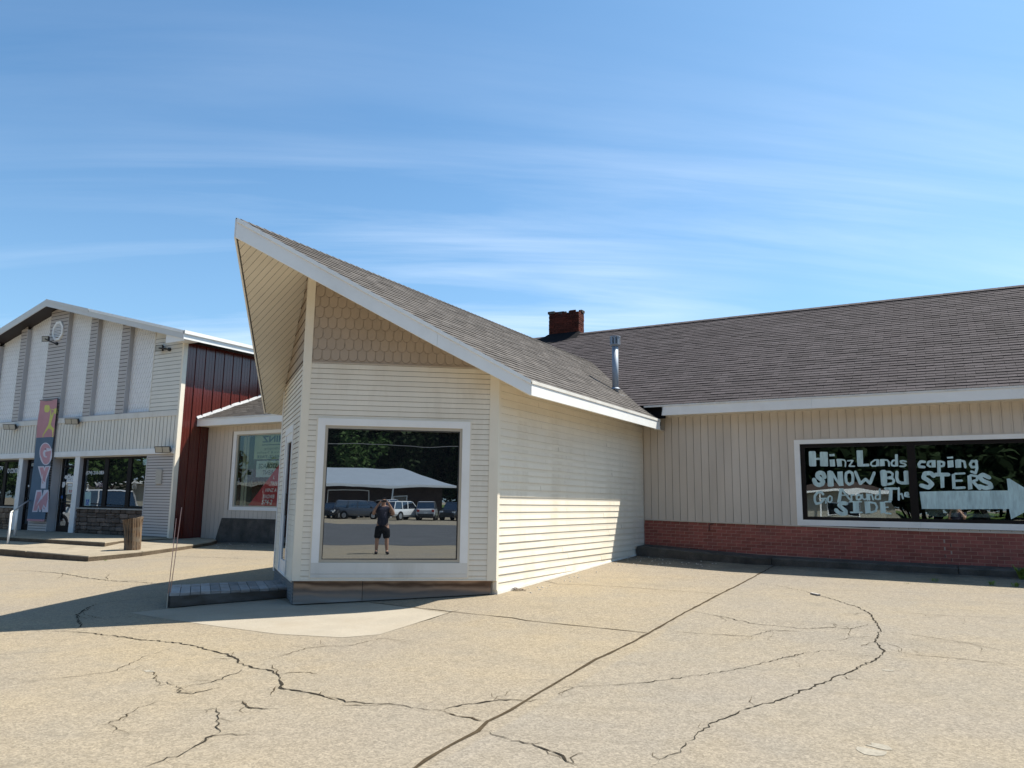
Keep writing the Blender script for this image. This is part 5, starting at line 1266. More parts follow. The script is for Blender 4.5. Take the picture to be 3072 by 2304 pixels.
T1, T2 = (0, 1250, 300), (0, 1450, 300)
def ell(cx, cy, rx, ry, n=22): return [(cx+rx*math.cos(2*math.pi*k/n), cy+ry*math.sin(2*math.pi*k/n)) for k in range(n)]
fl(ell(1020, 822, 142, 248), m_bedge, T1, 'letter_edge'); fl(ell(1020, 822, 124, 228), m_bletter, T1, 'letter')
fl(((1040, 690), (1165, 712), (1160, 742), (1050, 775)), m_bedge, T1, 'letter_edge')
fl(((960, 800), (985, 745), (1040, 735), (1045, 775), (1010, 790), (1015, 870), (1050, 880), (1045, 905), (1000, 900), (970, 870)), m_bedge, T1, 'letter_edge')
fl(((838, 1100), (980, 1095), (995, 1140), (1010, 1095), (1140, 1090), (1030, 1390), (1008, 1588), (898, 1588), (915, 1395)), m_bedge, T1, 'letter_edge')
fl(((875, 1125), (965, 1120), (990, 1215), (1025, 1118), (1095, 1118), (1005, 1385), (985, 1560), (922, 1560), (940, 1390)), m_bletter, T1, 'letter')
fl(((805, 150), (920, 145), (935, 290), (970, 148), (1082, 145), (1062, 638), (932, 638), (930, 520), (905, 632), (868, 632), (850, 520), (835, 632), (720, 636)), m_bedge, T2, 'letter_edge')
fl(((828, 190), (905, 185), (928, 370), (985, 185), (1062, 185), (1042, 605), (955, 605), (965, 480), (905, 605), (880, 605), (860, 470), (815, 605), (745, 605)), m_bletter, T2, 'letter')
M = Mesh(); M.tube([(BX0-.03, YB, 5.10), (BX1+.03, YB, 5.10)], .014, 6); M.tube([(BX1+.03, YB, 5.12), (BX1+.03, YB, 4.05)], .014, 6); M.obj('hanging_bar', m_black, bn)
# ================================================================== PORCH
porch = part('porch', None); del_ = porch
porch['label'] = 'two step concrete porch in front of the gym'; porch['category'] = 'porch'
def slab(name, loop, topf, z0, m, par):
    M = Mesh(); c = sum((Vector((x, y, 0)) for x, y in loop), Vector())/len(loop)
    lo = [Vector((x, y, z0)) for x, y in loop]; md = [Vector((x, y, topf(x, y)-.022)) for x, y in loop]
    hi = []
    for x, y in loop:
        d = (c-Vector((x, y, 0))); d.z = 0; d.normalize(); hi.append(Vector((x, y, topf(x, y)))+d*.02)
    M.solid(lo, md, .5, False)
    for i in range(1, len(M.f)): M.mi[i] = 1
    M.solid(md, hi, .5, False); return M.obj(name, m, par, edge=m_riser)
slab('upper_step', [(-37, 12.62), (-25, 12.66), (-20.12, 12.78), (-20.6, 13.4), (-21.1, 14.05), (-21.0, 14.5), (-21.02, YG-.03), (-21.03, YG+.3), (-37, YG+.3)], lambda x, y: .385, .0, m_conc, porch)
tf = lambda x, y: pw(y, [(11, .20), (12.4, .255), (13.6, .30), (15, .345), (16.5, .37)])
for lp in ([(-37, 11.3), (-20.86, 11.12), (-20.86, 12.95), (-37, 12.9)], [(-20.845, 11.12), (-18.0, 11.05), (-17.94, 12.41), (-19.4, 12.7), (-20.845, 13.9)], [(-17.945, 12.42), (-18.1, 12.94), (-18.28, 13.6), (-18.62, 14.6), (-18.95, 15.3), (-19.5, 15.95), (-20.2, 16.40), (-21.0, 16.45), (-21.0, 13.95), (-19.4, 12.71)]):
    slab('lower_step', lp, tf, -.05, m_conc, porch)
# handrail
hr = thing('handrail', 'pale metal pipe handrail at the left of the gym porch', 'handrail', (-25.17, 13.03, .385))
pa_, pb = Vector((-28.96, 15.36, 1.46)), Vector((-25.17, 13.03, 1.235)); dv = (pb-pa_); pc = pb+dv*.42
M = Mesh(); M.tube([pa_, pb, pc, pc+Vector((0, 0, -.2))], .024, 8); M.obj('rail', m_alu2, hr, True)
M = Mesh(); M.tube([(-25.17, 13.03, .37), (-25.17, 13.03, 1.215)], .036, 8); M.obj('post', m_white, hr, True)
M = Mesh(); M.tube([(pc.x, pc.y, gz(pc.x, pc.y)-.05), (pc.x, pc.y, pc.z-.02)], .03, 8); M.obj('post', m_white, hr, True)
# wooden stump
st = thing('wooden_stump', 'hollow weathered wooden post stump on the lower porch step', 'post', (-18.58, 12.57, .25))
M = Mesh(); n = 22; rr_ = random.Random(3); wob = [rr_.uniform(-.014, .014) for _ in range(n)]; wob2 = [rr_.uniform(-.01, .01) for _ in range(n)]
c0, c1 = Vector((-18.58, 12.57, .20)), Vector((-18.63, 12.54, 1.06))
def ringp(f, r_, kz=0): 
    out = []
    for i in range(n):
        a = 2*math.pi*i/n; c = c0.lerp(c1, f); q = r_+wob[i]+wob2[i]*math.sin(f*7+i)
        out.append(c+Vector((q*math.cos(a), q*math.sin(a), kz*(.05*math.cos(a-.7)+wob[i]))))
    return out
rings = [ringp(0, .195), ringp(.25, .196), ringp(.5, .203), ringp(.75, .218), ringp(.92, .238), ringp(1.0, .243, 1), ringp(1.0, .19, 1), ringp(.90, .175), ringp(.80, .16)]
for q in rings: M.v.extend([tuple(v) for v in q])
for a in range(len(rings)-1):
    for i in range(n): j = (i+1) % n; M.f.append((a*n+i, a*n+j, (a+1)*n+j, (a+1)*n+i)); M.r.append(.5)
M.f.append(tuple(range(8*n, 9*n))); M.r.append(.5); M.obj('stump_body', m_stump, st)
M = Mesh()
for i, (a, z0, z1, w) in enumerate(((-1.9, .25, .8, .016), (-1.45, .5, 1.0, .022), (-1.1, .3, .95, .012), (-2.3, .55, .75, .03), (-.8, .4, .9, .014), (-1.7, .75, 1.02, .010))):
    p_ = []
    for f in (z0, (z0+z1)/2, z1): 
        c = c0.lerp(c1, (f-.2)/.86); r_ = pw((f-.2)/.86, [(0, .200), (.5, .209), (.75, .225), (.92, .245), (1, .25)]); p_.append(c+Vector((r_*math.cos(a+.05*f), r_*math.sin(a+.05*f), 0)))
    t_ = Vector((-math.sin(a), math.cos(a), 0))
    M.face([p_[0], p_[1]+t_*w, p_[2], p_[1]-t_*w])
M.obj('split', m_inkb, st)
# deck ramp at the wing's door
dk = thing('wooden_ramp', 'low weathered wooden deck step by the glass door of the wing', 'step', (-9.6, 8.3, .1))
FRq, FLq = Vector((-9.00, 8.745, 0)), Vector((-9.754, 7.227, 0)); e2 = Vector((-.79, .614, 0)).normalized(); f_ = (FLq-FRq); L_ = f_.length; f_.normalize(); npl = 12; WD = 1.18
zt0, zt1 = .255, .262
for i in range(npl):
    a0, a1 = L_*i/npl+.004, L_*(i+1)/npl-.004; p0, p1 = FRq+f_*a0, FRq+f_*a1; z = zt1+(zt0-zt1)*i/npl+random.uniform(-.002, .003); sh = random.uniform(-.012, .012)
    M = Mesh(); q = [p0-e2*(.02+sh), p0+e2*WD, p1+e2*WD, p1-e2*(.02+sh)]; lo = [v+ZZ*(z-.036) for v in q]; hi = [v+ZZ*z for v in q]
    if (q[1]-q[0]).cross(q[2]-q[1]).z < 0: lo.reverse(); hi.reverse()
    M.solid(lo, hi, random.random()); M.obj('plank', m_deck, dk)
def skirt(p0, p1, zt, nrm, name):
    M = Mesh(); g0, g1 = gz(p0.x, p0.y)+.012, gz(p1.x, p1.y)+.012; o = [p0+ZZ*g0, p1+ZZ*g1, p1+ZZ*zt, p0+ZZ*zt]; hi = [v+nrm*.03 for v in o]
    if (o[1]-o[0]).cross(o[3]-o[0]).dot(nrm) < 0: o.reverse(); hi.reverse()
    M.solid(o, hi); return M.obj(name, m_deckd, dk)
skirt(FRq, FLq-f_*.02, .222, -e2, 'skirt_board'); skirt(FLq+f_*-.02, FLq+e2*WD-f_*.02, .222, f_, 'skirt_board'); skirt(FRq+e2*WD, FLq+e2*WD, .222, e2, 'skirt_board')
M = Mesh(); q = FLq+f_*.012-e2*.025; M.box((q.x, q.y, gz(q.x, q.y)+.002), f_*.012, e2*.02, (0, 0, .20)); M.obj('corner_strip', m_alu, dk)
# driveway markers
for (tx, ty, tz), lab in (((-9.77, 7.33, 1.47), 'taller thin pink fibreglass marker rod at the deck corner'), ((-9.83, 7.30, 1.31), 'shorter thin pink fibreglass marker rod at the deck corner')):
    bx, by = (-9.825, 7.28) if tz > 1.4 else (-9.835, 7.265)
    M = Mesh(); M.tube([(bx, by, gz(bx, by)-.03), ((bx+tx)/2+.004, (by+ty)/2, .75), (tx, ty, tz)], .0058, 6); tag(M.obj('driveway_marker', m_rod, None, True), lab, 'marker', 'thin rods at the deck corner')
# weeds, twig, litter
def weed(x, y, n, h, label, m=None):
    M = Mesh()
    for i in range(n):
        a = random.uniform(0, 6.28); l = h*random.uniform(.5, 1.1); w = l*random.uniform(.10, .22); d = Vector((math.cos(a), math.sin(a), 0)); s_ = Vector((-d.y, d.x, 0)); b = Vector((x+random.uniform(-.04, .04), y+random.uniform(-.03, .03), gz(x, y)))
        k = random.uniform(.2, .9); p1 = b+d*l*k*.5+ZZ*l*.6; p2 = b+d*l*k+ZZ*l*random.uniform(.55, 1)
        M.face([b-s_*w*.2, b+s_*w*.2, p1+s_*w*.5, p1-s_*w*.5]); M.face([p1-s_*w*.5, p1+s_*w*.5, p2])
    return tag(M.obj('weed', m or m_leaf1, None), label, 'weed', 'weeds along the kerb')
for (px, py), n, h, lab in (((3068, 1738), 60, .22, 'taller leafy green weed against the black kerb at picture edge'), ((2978, 1756), 26, .10, 'small grassy weed in the joint left of the leafy weed'), ((3046, 1760), 22, .09, 'small sparse weed beside the leafy weed'), ((2805, 1745), 18, .08, 'tiny weed sprouting in joint nearest the brick crack'), ((2722, 1752), 8, .04, 'tiniest weed speck in the joint')):
    g = on_ground(px, py); weed(g.x, g.y, n, h, lab)
g = on_ground(318, 1683); weed(g.x, g.y, 10, .06, 'tiny green weed at the foot of the porch step')
a, b = on_ground(2430, 1783), on_ground(2453, 1788)
M = Mesh(); d = (b-a).normalized(); M.box(a+ZZ*.004, b-a, Vector((-d.y, d.x, 0))*.05, (0, 0, .022)); tag(M.obj('wood_scrap', m_deck, None), 'small flat wood scrap lying on a concrete crack', 'wood scrap')
M = Mesh(); g = on_ground(1532, 1771)
for i in range(150):
    a = random.uniform(0, 6.28); r_ = random.random()**.6; x, y = g.x+.20*r_*math.cos(a)+.04, g.y+.10*r_*math.sin(a)+.05; z = gz(x, y)+.012+.03*(1-r_)*random.random(); t_ = random.uniform(0, 3.14); u = Vector((math.cos(t_), math.sin(t_), random.uniform(-.4, .4)))*random.uniform(.01, .028); w = Vector((-u.y, u.x, random.uniform(-.01, .01)))*.4
    c = Vector((x, y, z)); M.face([c-u, c-w, c+u, c+w])
M.obj('leaf_litter', m_litter, None, kind='stuff')
M = Mesh()
for i in range(120):
    if i < 70: x, y = random.uniform(-6.0, -4.2), random.uniform(14.2, 15.9)
    elif i < 95: x, y = random.uniform(-20, -17.2), random.uniform(14.6, 16.2)
    else: x, y = random.uniform(-5.9, -5.6), random.uniform(10.4, 14)
    s_ = random.uniform(.006, .02); z = gz(x, y); M.solid([Vector((x+s_*math.cos(k*1.57+i), y+s_*math.sin(k*1.57+i), z)) for k in range(4)], [Vector((x+.6*s_*math.cos(k*1.57+i), y+.6*s_*math.sin(k*1.57+i), z+s_*.8)) for k in range(4)], random.random())
M.obj('grit', m_cap, None, kind='stuff')

# ================================================================== BEHIND THE CAMERA (seen in the windows)
def RB(U, V, z=0.0): x, y = back(U, V); return Vector((x, y, gz(x, y)+z))
# ---- photographer
m_skin = mat('skin', (0.50, 0.29, 0.20), 0.55, 0.05, 9, spec=0.3)
m_shirt = mat('dark_navy_shirt', (0.035, 0.036, 0.055), 0.85, 0.15, 8, spec=0.1)
m_print = mat('grey_lilac_print', (0.20, 0.18, 0.24), 0.85, 0.3, 30, spec=0.1)
m_short = mat('black_shorts', (0.010, 0.010, 0.012), 0.9, 0.2, 9, spec=0.1)
m_hat = mat('black_cap', (0.012, 0.011, 0.012), 0.9, 0.2, 9, spec=0.1)
m_shoe = mat('dark_shoe', (0.018, 0.018, 0.02), 0.7, 0.2, 9, spec=0.2)
per = thing('person', 'person in dark t-shirt, black shorts and cap holding up a phone', 'person', (0, 0, 0))
pr_ = Vector((math.cos(YAW+.12), math.sin(YAW+.12), 0)); pf_ = Vector((-pr_.y, pr_.x, 0))
def L3(x, y, z): return pr_*x+pf_*y+ZZ*z
def skin_obj(name, joints, bones, m, parent, sub=2, root=0):
    me = bpy.data.meshes.new(name); me.from_pydata([tuple(L3(*j[:3])) for j in joints], bones, [])
    o = link(me, name, parent); s_ = o.modifiers.new('skin', 'SKIN'); s_.use_smooth_shade = True
    for i, j in enumerate(joints):
        r_ = j[3]; me.skin_vertices[0].data[i].radius = (r_, j[4] if len(j) > 4 else r_); me.skin_vertices[0].data[i].use_root = (i == root)
    u = o.modifiers.new('sub', 'SUBSURF'); u.levels = sub; u.render_levels = sub; me.materials.append(m); return o
J = [(0, -.33, .92, .120, .09), (0, -.33, 1.10, .125, .095), (0, -.32, 1.28, .16, .115), (0, -.32, 1.40, .105, .08), (0, -.31, 1.46, .062), (0, -.29, 1.55, .078, .09), (0, -.28, 1.63, .082, .095), (0, -.28, 1.69, .045)]
Bn = [(i, i+1) for i in range(7)]
def chain(start, pts):
    p = start
    for q in pts: J.append(q); Bn.append((p, len(J)-1)); p = len(J)-1
    return p
for s_ in (-1, 1):
    chain(0, [(s_*.105, -.33, .86, .105), (s_*.145, -.30, .48, .066), (s_*.150, -.32, .34, .066), (s_*.158, -.34, .09, .044), (s_*.165, -.24, .045, .038), (s_*.17, -.17, .035, .028)])
    w = chain(3, [(s_*.19, -.32, 1.375, .070), (s_*.305, -.24, 1.18, .054), (s_*.28, -.16, 1.29, .047), (s_*.145, -.055, 1.535, .028)])
    h = chain(w, [(s_*.118, -.040, 1.575, .026, .014)])
    for k, (dx, dz, ln) in enumerate(((-.030, .050, 1), (-.036, .034, 1.1), (-.036, .016, 1.0), (-.030, -.002, .8))):
        chain(h, [(s_*(.100), -.030+.004*k, 1.585+dz*.4, .0095), (s_*(.100+dx*.55*ln), -.026, 1.585+dz*.75, .0088), (s_*(.100+dx*ln), -.030, 1.585+dz*.82, .0075)])
    chain(w, [(s_*.118, -.052, 1.552, .012), (s_*.085, -.045, 1.548, .010), (s_*.064, -.038, 1.556, .008)])
skin_obj('body', J, Bn, m_skin, per)
# clothes
skin_obj('shirt', [(0, -.33, .80, .205, .165), (0, -.33, 1.02, .195, .155), (0, -.32, 1.26, .205, .155), (0, -.32, 1.38, .140, .105), (0, -.315, 1.44, .070), (-.20, -.31, 1.36, .092), (-.275, -.255, 1.23, .080), (.20, -.31, 1.36, .092), (.275, -.255, 1.23, .080)], [(0, 1), (1, 2), (2, 3), (3, 4), (3, 5), (5, 6), (3, 7), (7, 8)], m_shirt, per)
skin_obj('shorts', [(0, -.33, .90, .175, .14), (0, -.33, .82, .172, .14), (-.115, -.33, .72, .128), (-.145, -.315, .46, .112), (.115, -.33, .72, .128), (.145, -.315, .46, .112)], [(0, 1), (1, 2), (2, 3), (1, 4), (4, 5)], m_short, per)
for s_ in (-1, 1): skin_obj('shoe', [(s_*.158, -.355, .060, .060), (s_*.165, -.26, .048, .056, .046), (s_*.175, -.12, .040, .050, .036)], [(0, 1), (1, 2)], m_shoe, per, 1)
skin_obj('cap', [(0, -.315, 1.655, .094, .102), (0, -.285, 1.70, .082, .090), (0, -.285, 1.735, .045)], [(0, 1), (1, 2)], m_hat, per)
M = Mesh(); q = [(-.075, -.20, 1.675), (.075, -.20, 1.675), (.06, -.115, 1.662), (-.06, -.115, 1.662)]; M.solid([L3(*a) for a in q], [L3(a, b, c+.01) for a, b, c in q]); M.obj('cap_peak', m_hat, per)
M = Mesh(); M.solid([L3(-.028, -.19, 1.575), L3(.028, -.19, 1.575), L3(.012, -.172, 1.558), L3(-.012, -.172, 1.558)], [L3(-.010, -.188, 1.615), L3(.010, -.188, 1.615), L3(.006, -.183, 1.612), L3(-.006, -.183, 1.612)]); M.obj('nose', m_skin, per)
for s_ in (-1, 1):
    M = Mesh(); M.tube([L3(s_*.034, -.196, 1.612), L3(s_*.034, -.186, 1.612)], [.012, .010], 8); M.obj('eye', m_black, per)
    M = Mesh(); M.tube([L3(s_*.080, -.29, 1.57), L3(s_*.096, -.295, 1.60), L3(s_*.088, -.295, 1.63)], [.010, .018, .010], 6); M.obj('ear', m_skin, per)
M = Mesh(); M.tube([L3(-.025, -.189, 1.535), L3(0, -.184, 1.532), L3(.025, -.189, 1.535)], .006, 6); M.obj('mouth', mat('lips', (.30, .12, .10), .5), per)
M = Mesh()
rp = random.Random(5)
for k in range(26):
    x, z = rp.uniform(-.085, .085), rp.uniform(1.17, 1.31); w, h = rp.uniform(.008, .03), rp.uniform(.006, .018); y = -.176-abs(x)*.20+.0002*k
    M.face([L3(x-w, y, z-h), L3(x+w, y, z-h*.6), L3(x+w*.8, y, z+h), L3(x-w*.7, y, z+h*.8)])
M.obj('shirt_print', m_print, per)
ph = Mesh(); q = [L3(-.078, -.022, 1.562), L3(.078, -.022, 1.562), L3(.078, -.022, 1.638), L3(-.078, -.022, 1.638)]; ph.solid(q, [a+pf_*.009 for a in q]); o = tag(ph.obj('phone', m_black, None), 'dark phone held up sideways by the person in the reflection', 'phone')
M = Mesh(); q = L3(-.055, -.013, 1.615); M.tube([q, q+pf_*.003], .012, 10); M.obj('camera_lens', m_galv, o)
# ---- vehicles
m_tyre = mat('tyre_rubber', (0.012, 0.012, 0.012), 0.9, 0.1, 9, spec=0.1)
m_rim = mat('alloy_rim', (0.45, 0.46, 0.48), 0.3, 0.05, 9, metal=0.7)
m_cglass = glass_mat('car_glass', 0.22, body=(0.01, 0.012, 0.014), wob=0.0)
m_tail = mat('red_tail_lamp', (0.30, 0.01, 0.01), 0.25, 0.05, 9, spec=0.7)
m_head = mat('clear_headlamp', (0.65, 0.68, 0.70), 0.15, 0.05, 9, spec=0.8)
m_trimb = mat('black_car_trim', (0.018, 0.018, 0.02), 0.6, 0.1, 9)
m_plate = mat('plain_plate', (0.55, 0.56, 0.58), 0.6, 0.03, 9)
def paint(n, c): return mat(n, c, 0.28, 0.03, 2, spec=0.6, coat=0.6)
SHAPES = {   # length, width, belt height, roof height, sections (x from rear, half-width factor, top of lower body), cabin (x rear-bottom, rear-top, front-top, front-bottom)
 'suv': (4.6, 1.86, 1.02, 1.70, ((0, .86, .90), (.10, .97, 1.02), (1.4, 1, 1.03), (3.2, 1, 1.02), (3.55, .99, 1.03), (4.35, .93, .93), (4.6, .80, .70)), (.12, .42, 2.75, 3.45)),
 'sedan': (4.75, 1.82, .92, 1.45, ((0, .84, .86), (.10, .96, .97), (1.0, 1, .97), (3.2, 1, .92), (3.5, .99, .93), (4.5, .92, .82), (4.75, .78, .62)), (.75, 1.45, 2.65, 3.45)),
 'van': (5.1, 1.98, 1.05, 1.78, ((0, .9, .95), (.08, .98, 1.05), (2.0, 1, 1.05), (3.9, 1, 1.02), (4.2, .98, 1.02), (4.95, .90, .88), (5.1, .78, .66)), (.08, .25, 3.25, 4.10)),
 'cargo': (5.4, 2.05, 1.15, 2.15, ((0, .94, 1.05), (.05, .99, 1.15), (3.0, 1, 1.15), (4.4, .99, 1.10), (4.75, .97, 1.05), (5.3, .90, .85), (5.4, .80, .66)), (.05, .12, 3.85, 4.65)),
 'pickup': (5.7, 2.0, 1.15, 1.92, ((0, .94, 1.12), (.06, .98, 1.15), (1.9, 1, 1.15), (4.1, 1, 1.15), (4.4, .99, 1.15), (5.5, .94, 1.02), (5.7, .84, .78)), (2.0, 2.15, 3.75, 4.45)),
}
def vehicle(kind, name, label, cat, U, V, ang, mp, group='vehicles parked across the lot', pos=None):
    Lc, Wc, hb, hr_, secs, (c0, c1, c2, c3) = SHAPES[kind]
    base = pos or RB(U, V); t = thing(name, label, cat, base, group); W2 = Wc/2
    ca, sa = math.cos(ang), math.sin(ang)
    def T(x, y, z): x -= Lc/2; return Vector((base.x+x*ca-y*sa, base.y+x*sa+y*ca, base.z+z))
    M = Mesh(); zb = .30; rings = []
    for x, k, zt in secs:
        w = W2*k; zlo = zb if .3 < x < Lc-.3 else zb+.10
        prof = [(-w*.90, zlo), (-w, zlo+.16), (-w, zt-.26), (-w*.955, zt-.05), (-w*.86, zt), (w*.86, zt), (w*.955, zt-.05), (w, zt-.26), (w, zlo+.16), (w*.90, zlo)]
        rings.append(len(M.v)); M.v.extend([tuple(T(x, a, b)) for a, b in prof])
    n = 10
    for a, b in zip(rings, rings[1:]):
        for i in range(n): j = (i+1) % n; M.f.append((a+i, b+i, b+j, a+j)); M.r.append(.5)
    M.f.append(tuple(range(rings[0], rings[0]+n))); M.r.append(.5); M.f.append(tuple(range(rings[-1]+n-1, rings[-1]-1, -1))); M.r.append(.5)
    M.obj('body', mp, t)
    wt_, wb_ = W2*.80, W2*.93; hbb = hb-.02
    g = [(c0, wb_, hbb), (c1, wt_, hr_-.05), (c2, wt_, hr_-.05), (c3, wb_*.97, hbb)]
    M = Mesh(); Lq = [T(x, w, z) for x, w, z in g]; Rq = [T(x, -w, z) for x, w, z in g]; M.solid(Rq, Lq); M.obj('windows', m_cglass, t)
    M = Mesh(); M.solid([T(c1-.06, -wt_*1.01, hr_-.055), T(c2+.04, -wt_*1.01, hr_-.055), T(c2+.04, wt_*1.01, hr_-.055), T(c1-.06, wt_*1.01, hr_-.055)], [T(c1+.10, -wt_*.86, hr_), T(c2-.12, -wt_*.86, hr_), T(c2-.12, wt_*.86, hr_), T(c1+.10, wt_*.86, hr_)]); M.obj('roof', mp, t)
    M = Mesh(); cm = [(c0, c1), (c3, c2)]
    mids = [c1+(c2-c1)*f for f in ((.5,) if kind in ('sedan', 'pickup') else (.36, .70))]
    for s_ in (-1, 1):
        for xb, xt in cm+[(m_, m_) for m_ in mids]:
            a, b_ = (xb, s_*wb_*1.005, hbb), (xt, s_*wt_*1.012, hr_-.05); M.box(T(*a)-Vector((ca, sa, 0))*.045, Vector((ca, sa, 0))*.09, T(*b_)-T(*a), Vector((-sa, ca, 0))*s_*.012)
        if kind in ('cargo',): M.solid([T(c0+.1, s_*wb_*1.0, hbb), T(3.2, s_*wb_*1.0, hbb), T(3.2, s_*wt_*1.01, hr_-.05), T(c1+.05, s_*wt_*1.01, hr_-.05)][::s_], [T(c0+.1, s_*(wb_+.012), hbb), T(3.2, s_*(wb_+.012), hbb), T(3.2, s_*(wt_*1.01+.012), hr_-.05), T(c1+.05, s_*(wt_*1.01+.012), hr_-.05)][::s_])
    M.obj('pillars', mp, t)
    rw = .36 if kind in ('suv', 'pickup', 'cargo') else .33
    for x in (.20*Lc, .81*Lc):
        for s_ in (-1, 1):
            wl = part('wheel', t); M = Mesh(); M.tube([T(x, s_*(W2-.20), rw), T(x, s_*(W2+.012), rw)], rw, 18); M.obj('tyre', m_tyre, wl)
            M = Mesh(); M.tube([T(x, s_*(W2+.010), rw), T(x, s_*(W2+.022), rw)], [rw*.68, rw*.60], 12); M.obj('rim', m_rim, wl)
            M = Mesh(); M.tube([T(x, s_*(W2-.25), rw+.03), T(x, s_*(W2+.004), rw+.03)], rw*1.16, 18); M.obj('wheel_arch', m_trimb, wl)
    M = Mesh(); M.box(T(-.03, -W2*.82, .36), T(.15, -W2*.82, .36)-T(-.03, -W2*.82, .36), T(0, W2*.82, 0)-T(0, -W2*.82, 0), (0, 0, .24)); M.obj('rear_bumper', m_trimb if kind in ('suv', 'pickup') else mp, t)
    M = Mesh(); M.box(T(Lc-.15, -W2*.78, .34), T(Lc+.03, -W2*.78, .34)-T(Lc-.15, -W2*.78, .34), T(0, W2*.78, 0)-T(0, -W2*.78, 0), (0, 0, .22)); M.obj('front_bumper', m_trimb, t)
    zt0, ztF = secs[1][2], secs[-2][2]
    for s_ in (-1, 1):
        M = Mesh(); M.box(T(-.012, s_*W2*.62, zt0-.27), T(.10, s_*W2*.62, 0)-T(-.012, s_*W2*.62, 0), T(0, s_*W2*.28, 0)-T(0, 0, 0), (0, 0, .20)); M.obj('tail_lamp', m_tail, t)
        M = Mesh(); M.box(T(Lc-.20, s_*W2*.50, ztF-.20), T(Lc-.055, s_*W2*.50, 0)-T(Lc-.20, s_*W2*.50, 0), T(0, s_*W2*.33, 0)-T(0, 0, 0), (0, 0, .14)); M.obj('headlight', m_head, t)
        M = Mesh(); M.box(T(c3-.10, s_*(wb_+.02), hb), T(.0, 0, 0)-T(.16, 0, 0), T(0, s_*.17, 0)-T(0, 0, 0), (0, 0, .13)); M.obj('mirror', m_trimb, t)
    M = Mesh(); M.box(T(Lc-.02, -W2*.42, .58), T(.03, 0, 0)-T(0, 0, 0), T(0, W2*.84, 0)-T(0, 0, 0), (0, 0, .16)); M.obj('grille', m_trimb, t)
    M = Mesh(); M.box(T(-.045, -.16, .62), T(.02, 0, 0)-T(0, 0, 0), T(0, .32, 0)-T(0, 0, 0), (0, 0, .11)); M.obj('number_plate', m_plate, t)
    if kind == 'pickup':
        M = Mesh(); M.solid([T(.10, -W2*.80, 1.10), T(1.92, -W2*.80, 1.10), T(1.92, W2*.80, 1.10), T(.10, W2*.80, 1.10)], [T(.10, -W2*.80, 1.158), T(1.92, -W2*.80, 1.158), T(1.92, W2*.80, 1.158), T(.10, W2*.80, 1.158)]); M.obj('bed', m_trimb, t)
    return t
aV = math.atan2(VB.y, VB.x); 
pw_, ps, pk, pg = paint('white_car_paint', (.70, .71, .72)), paint('silver_car_paint', (.38, .39, .41)), paint('black_car_paint', (.010, .010, .012)), paint('grey_car_paint', (.12, .13, .15))
vehicle('cargo', 'cargo_van', 'white cargo van at the left end of the reflected parked row', 'van', -8.0, 51.5, aV+rad(102), pw_)
vehicle('sedan', 'parked_car', 'black sedan beside the white cargo van in the row', 'car', -4.7, 52.5, aV+rad(192), pk)
vehicle('sedan', 'parked_car', 'white sedan half hidden behind the black sedan', 'car', -3.5, 56.5, aV+rad(20), pw_)
vehicle('van', 'minivan', 'dark grey minivan left of the person in the reflection', 'van', -1.9, 51.0, aV+rad(118), pg)
vehicle('pickup', 'pickup_truck', 'silver pickup truck standing behind the white hatch car', 'truck', .2, 57.0, aV+rad(70), ps)
vehicle('suv', 'parked_car', 'white sport utility car right of the person in the reflection', 'car', 1.8, 50.6, aV+rad(42), pw_)
vehicle('suv', 'parked_car', 'silver sport utility car with its tail towards the road', 'car', 4.2, 51.6, aV+rad(8), ps)
vehicle('suv', 'parked_car', 'black sport utility car facing the road at row end', 'car', 6.9, 51.5, aV+rad(205), pk)
vehicle('sedan', 'parked_car', 'grey sedan far right of the row beyond the black car', 'car', 10.2, 52.0, aV+rad(190), pg)
x_, y_ = -33.4, 10.05
vehicle('pickup', 'pickup_truck', 'white pickup truck mirrored in the gym window', 'truck', 0, 0, rad(180), pw_, 'trucks near the gym', Vector((x_, y_, gz(x_, y_))))
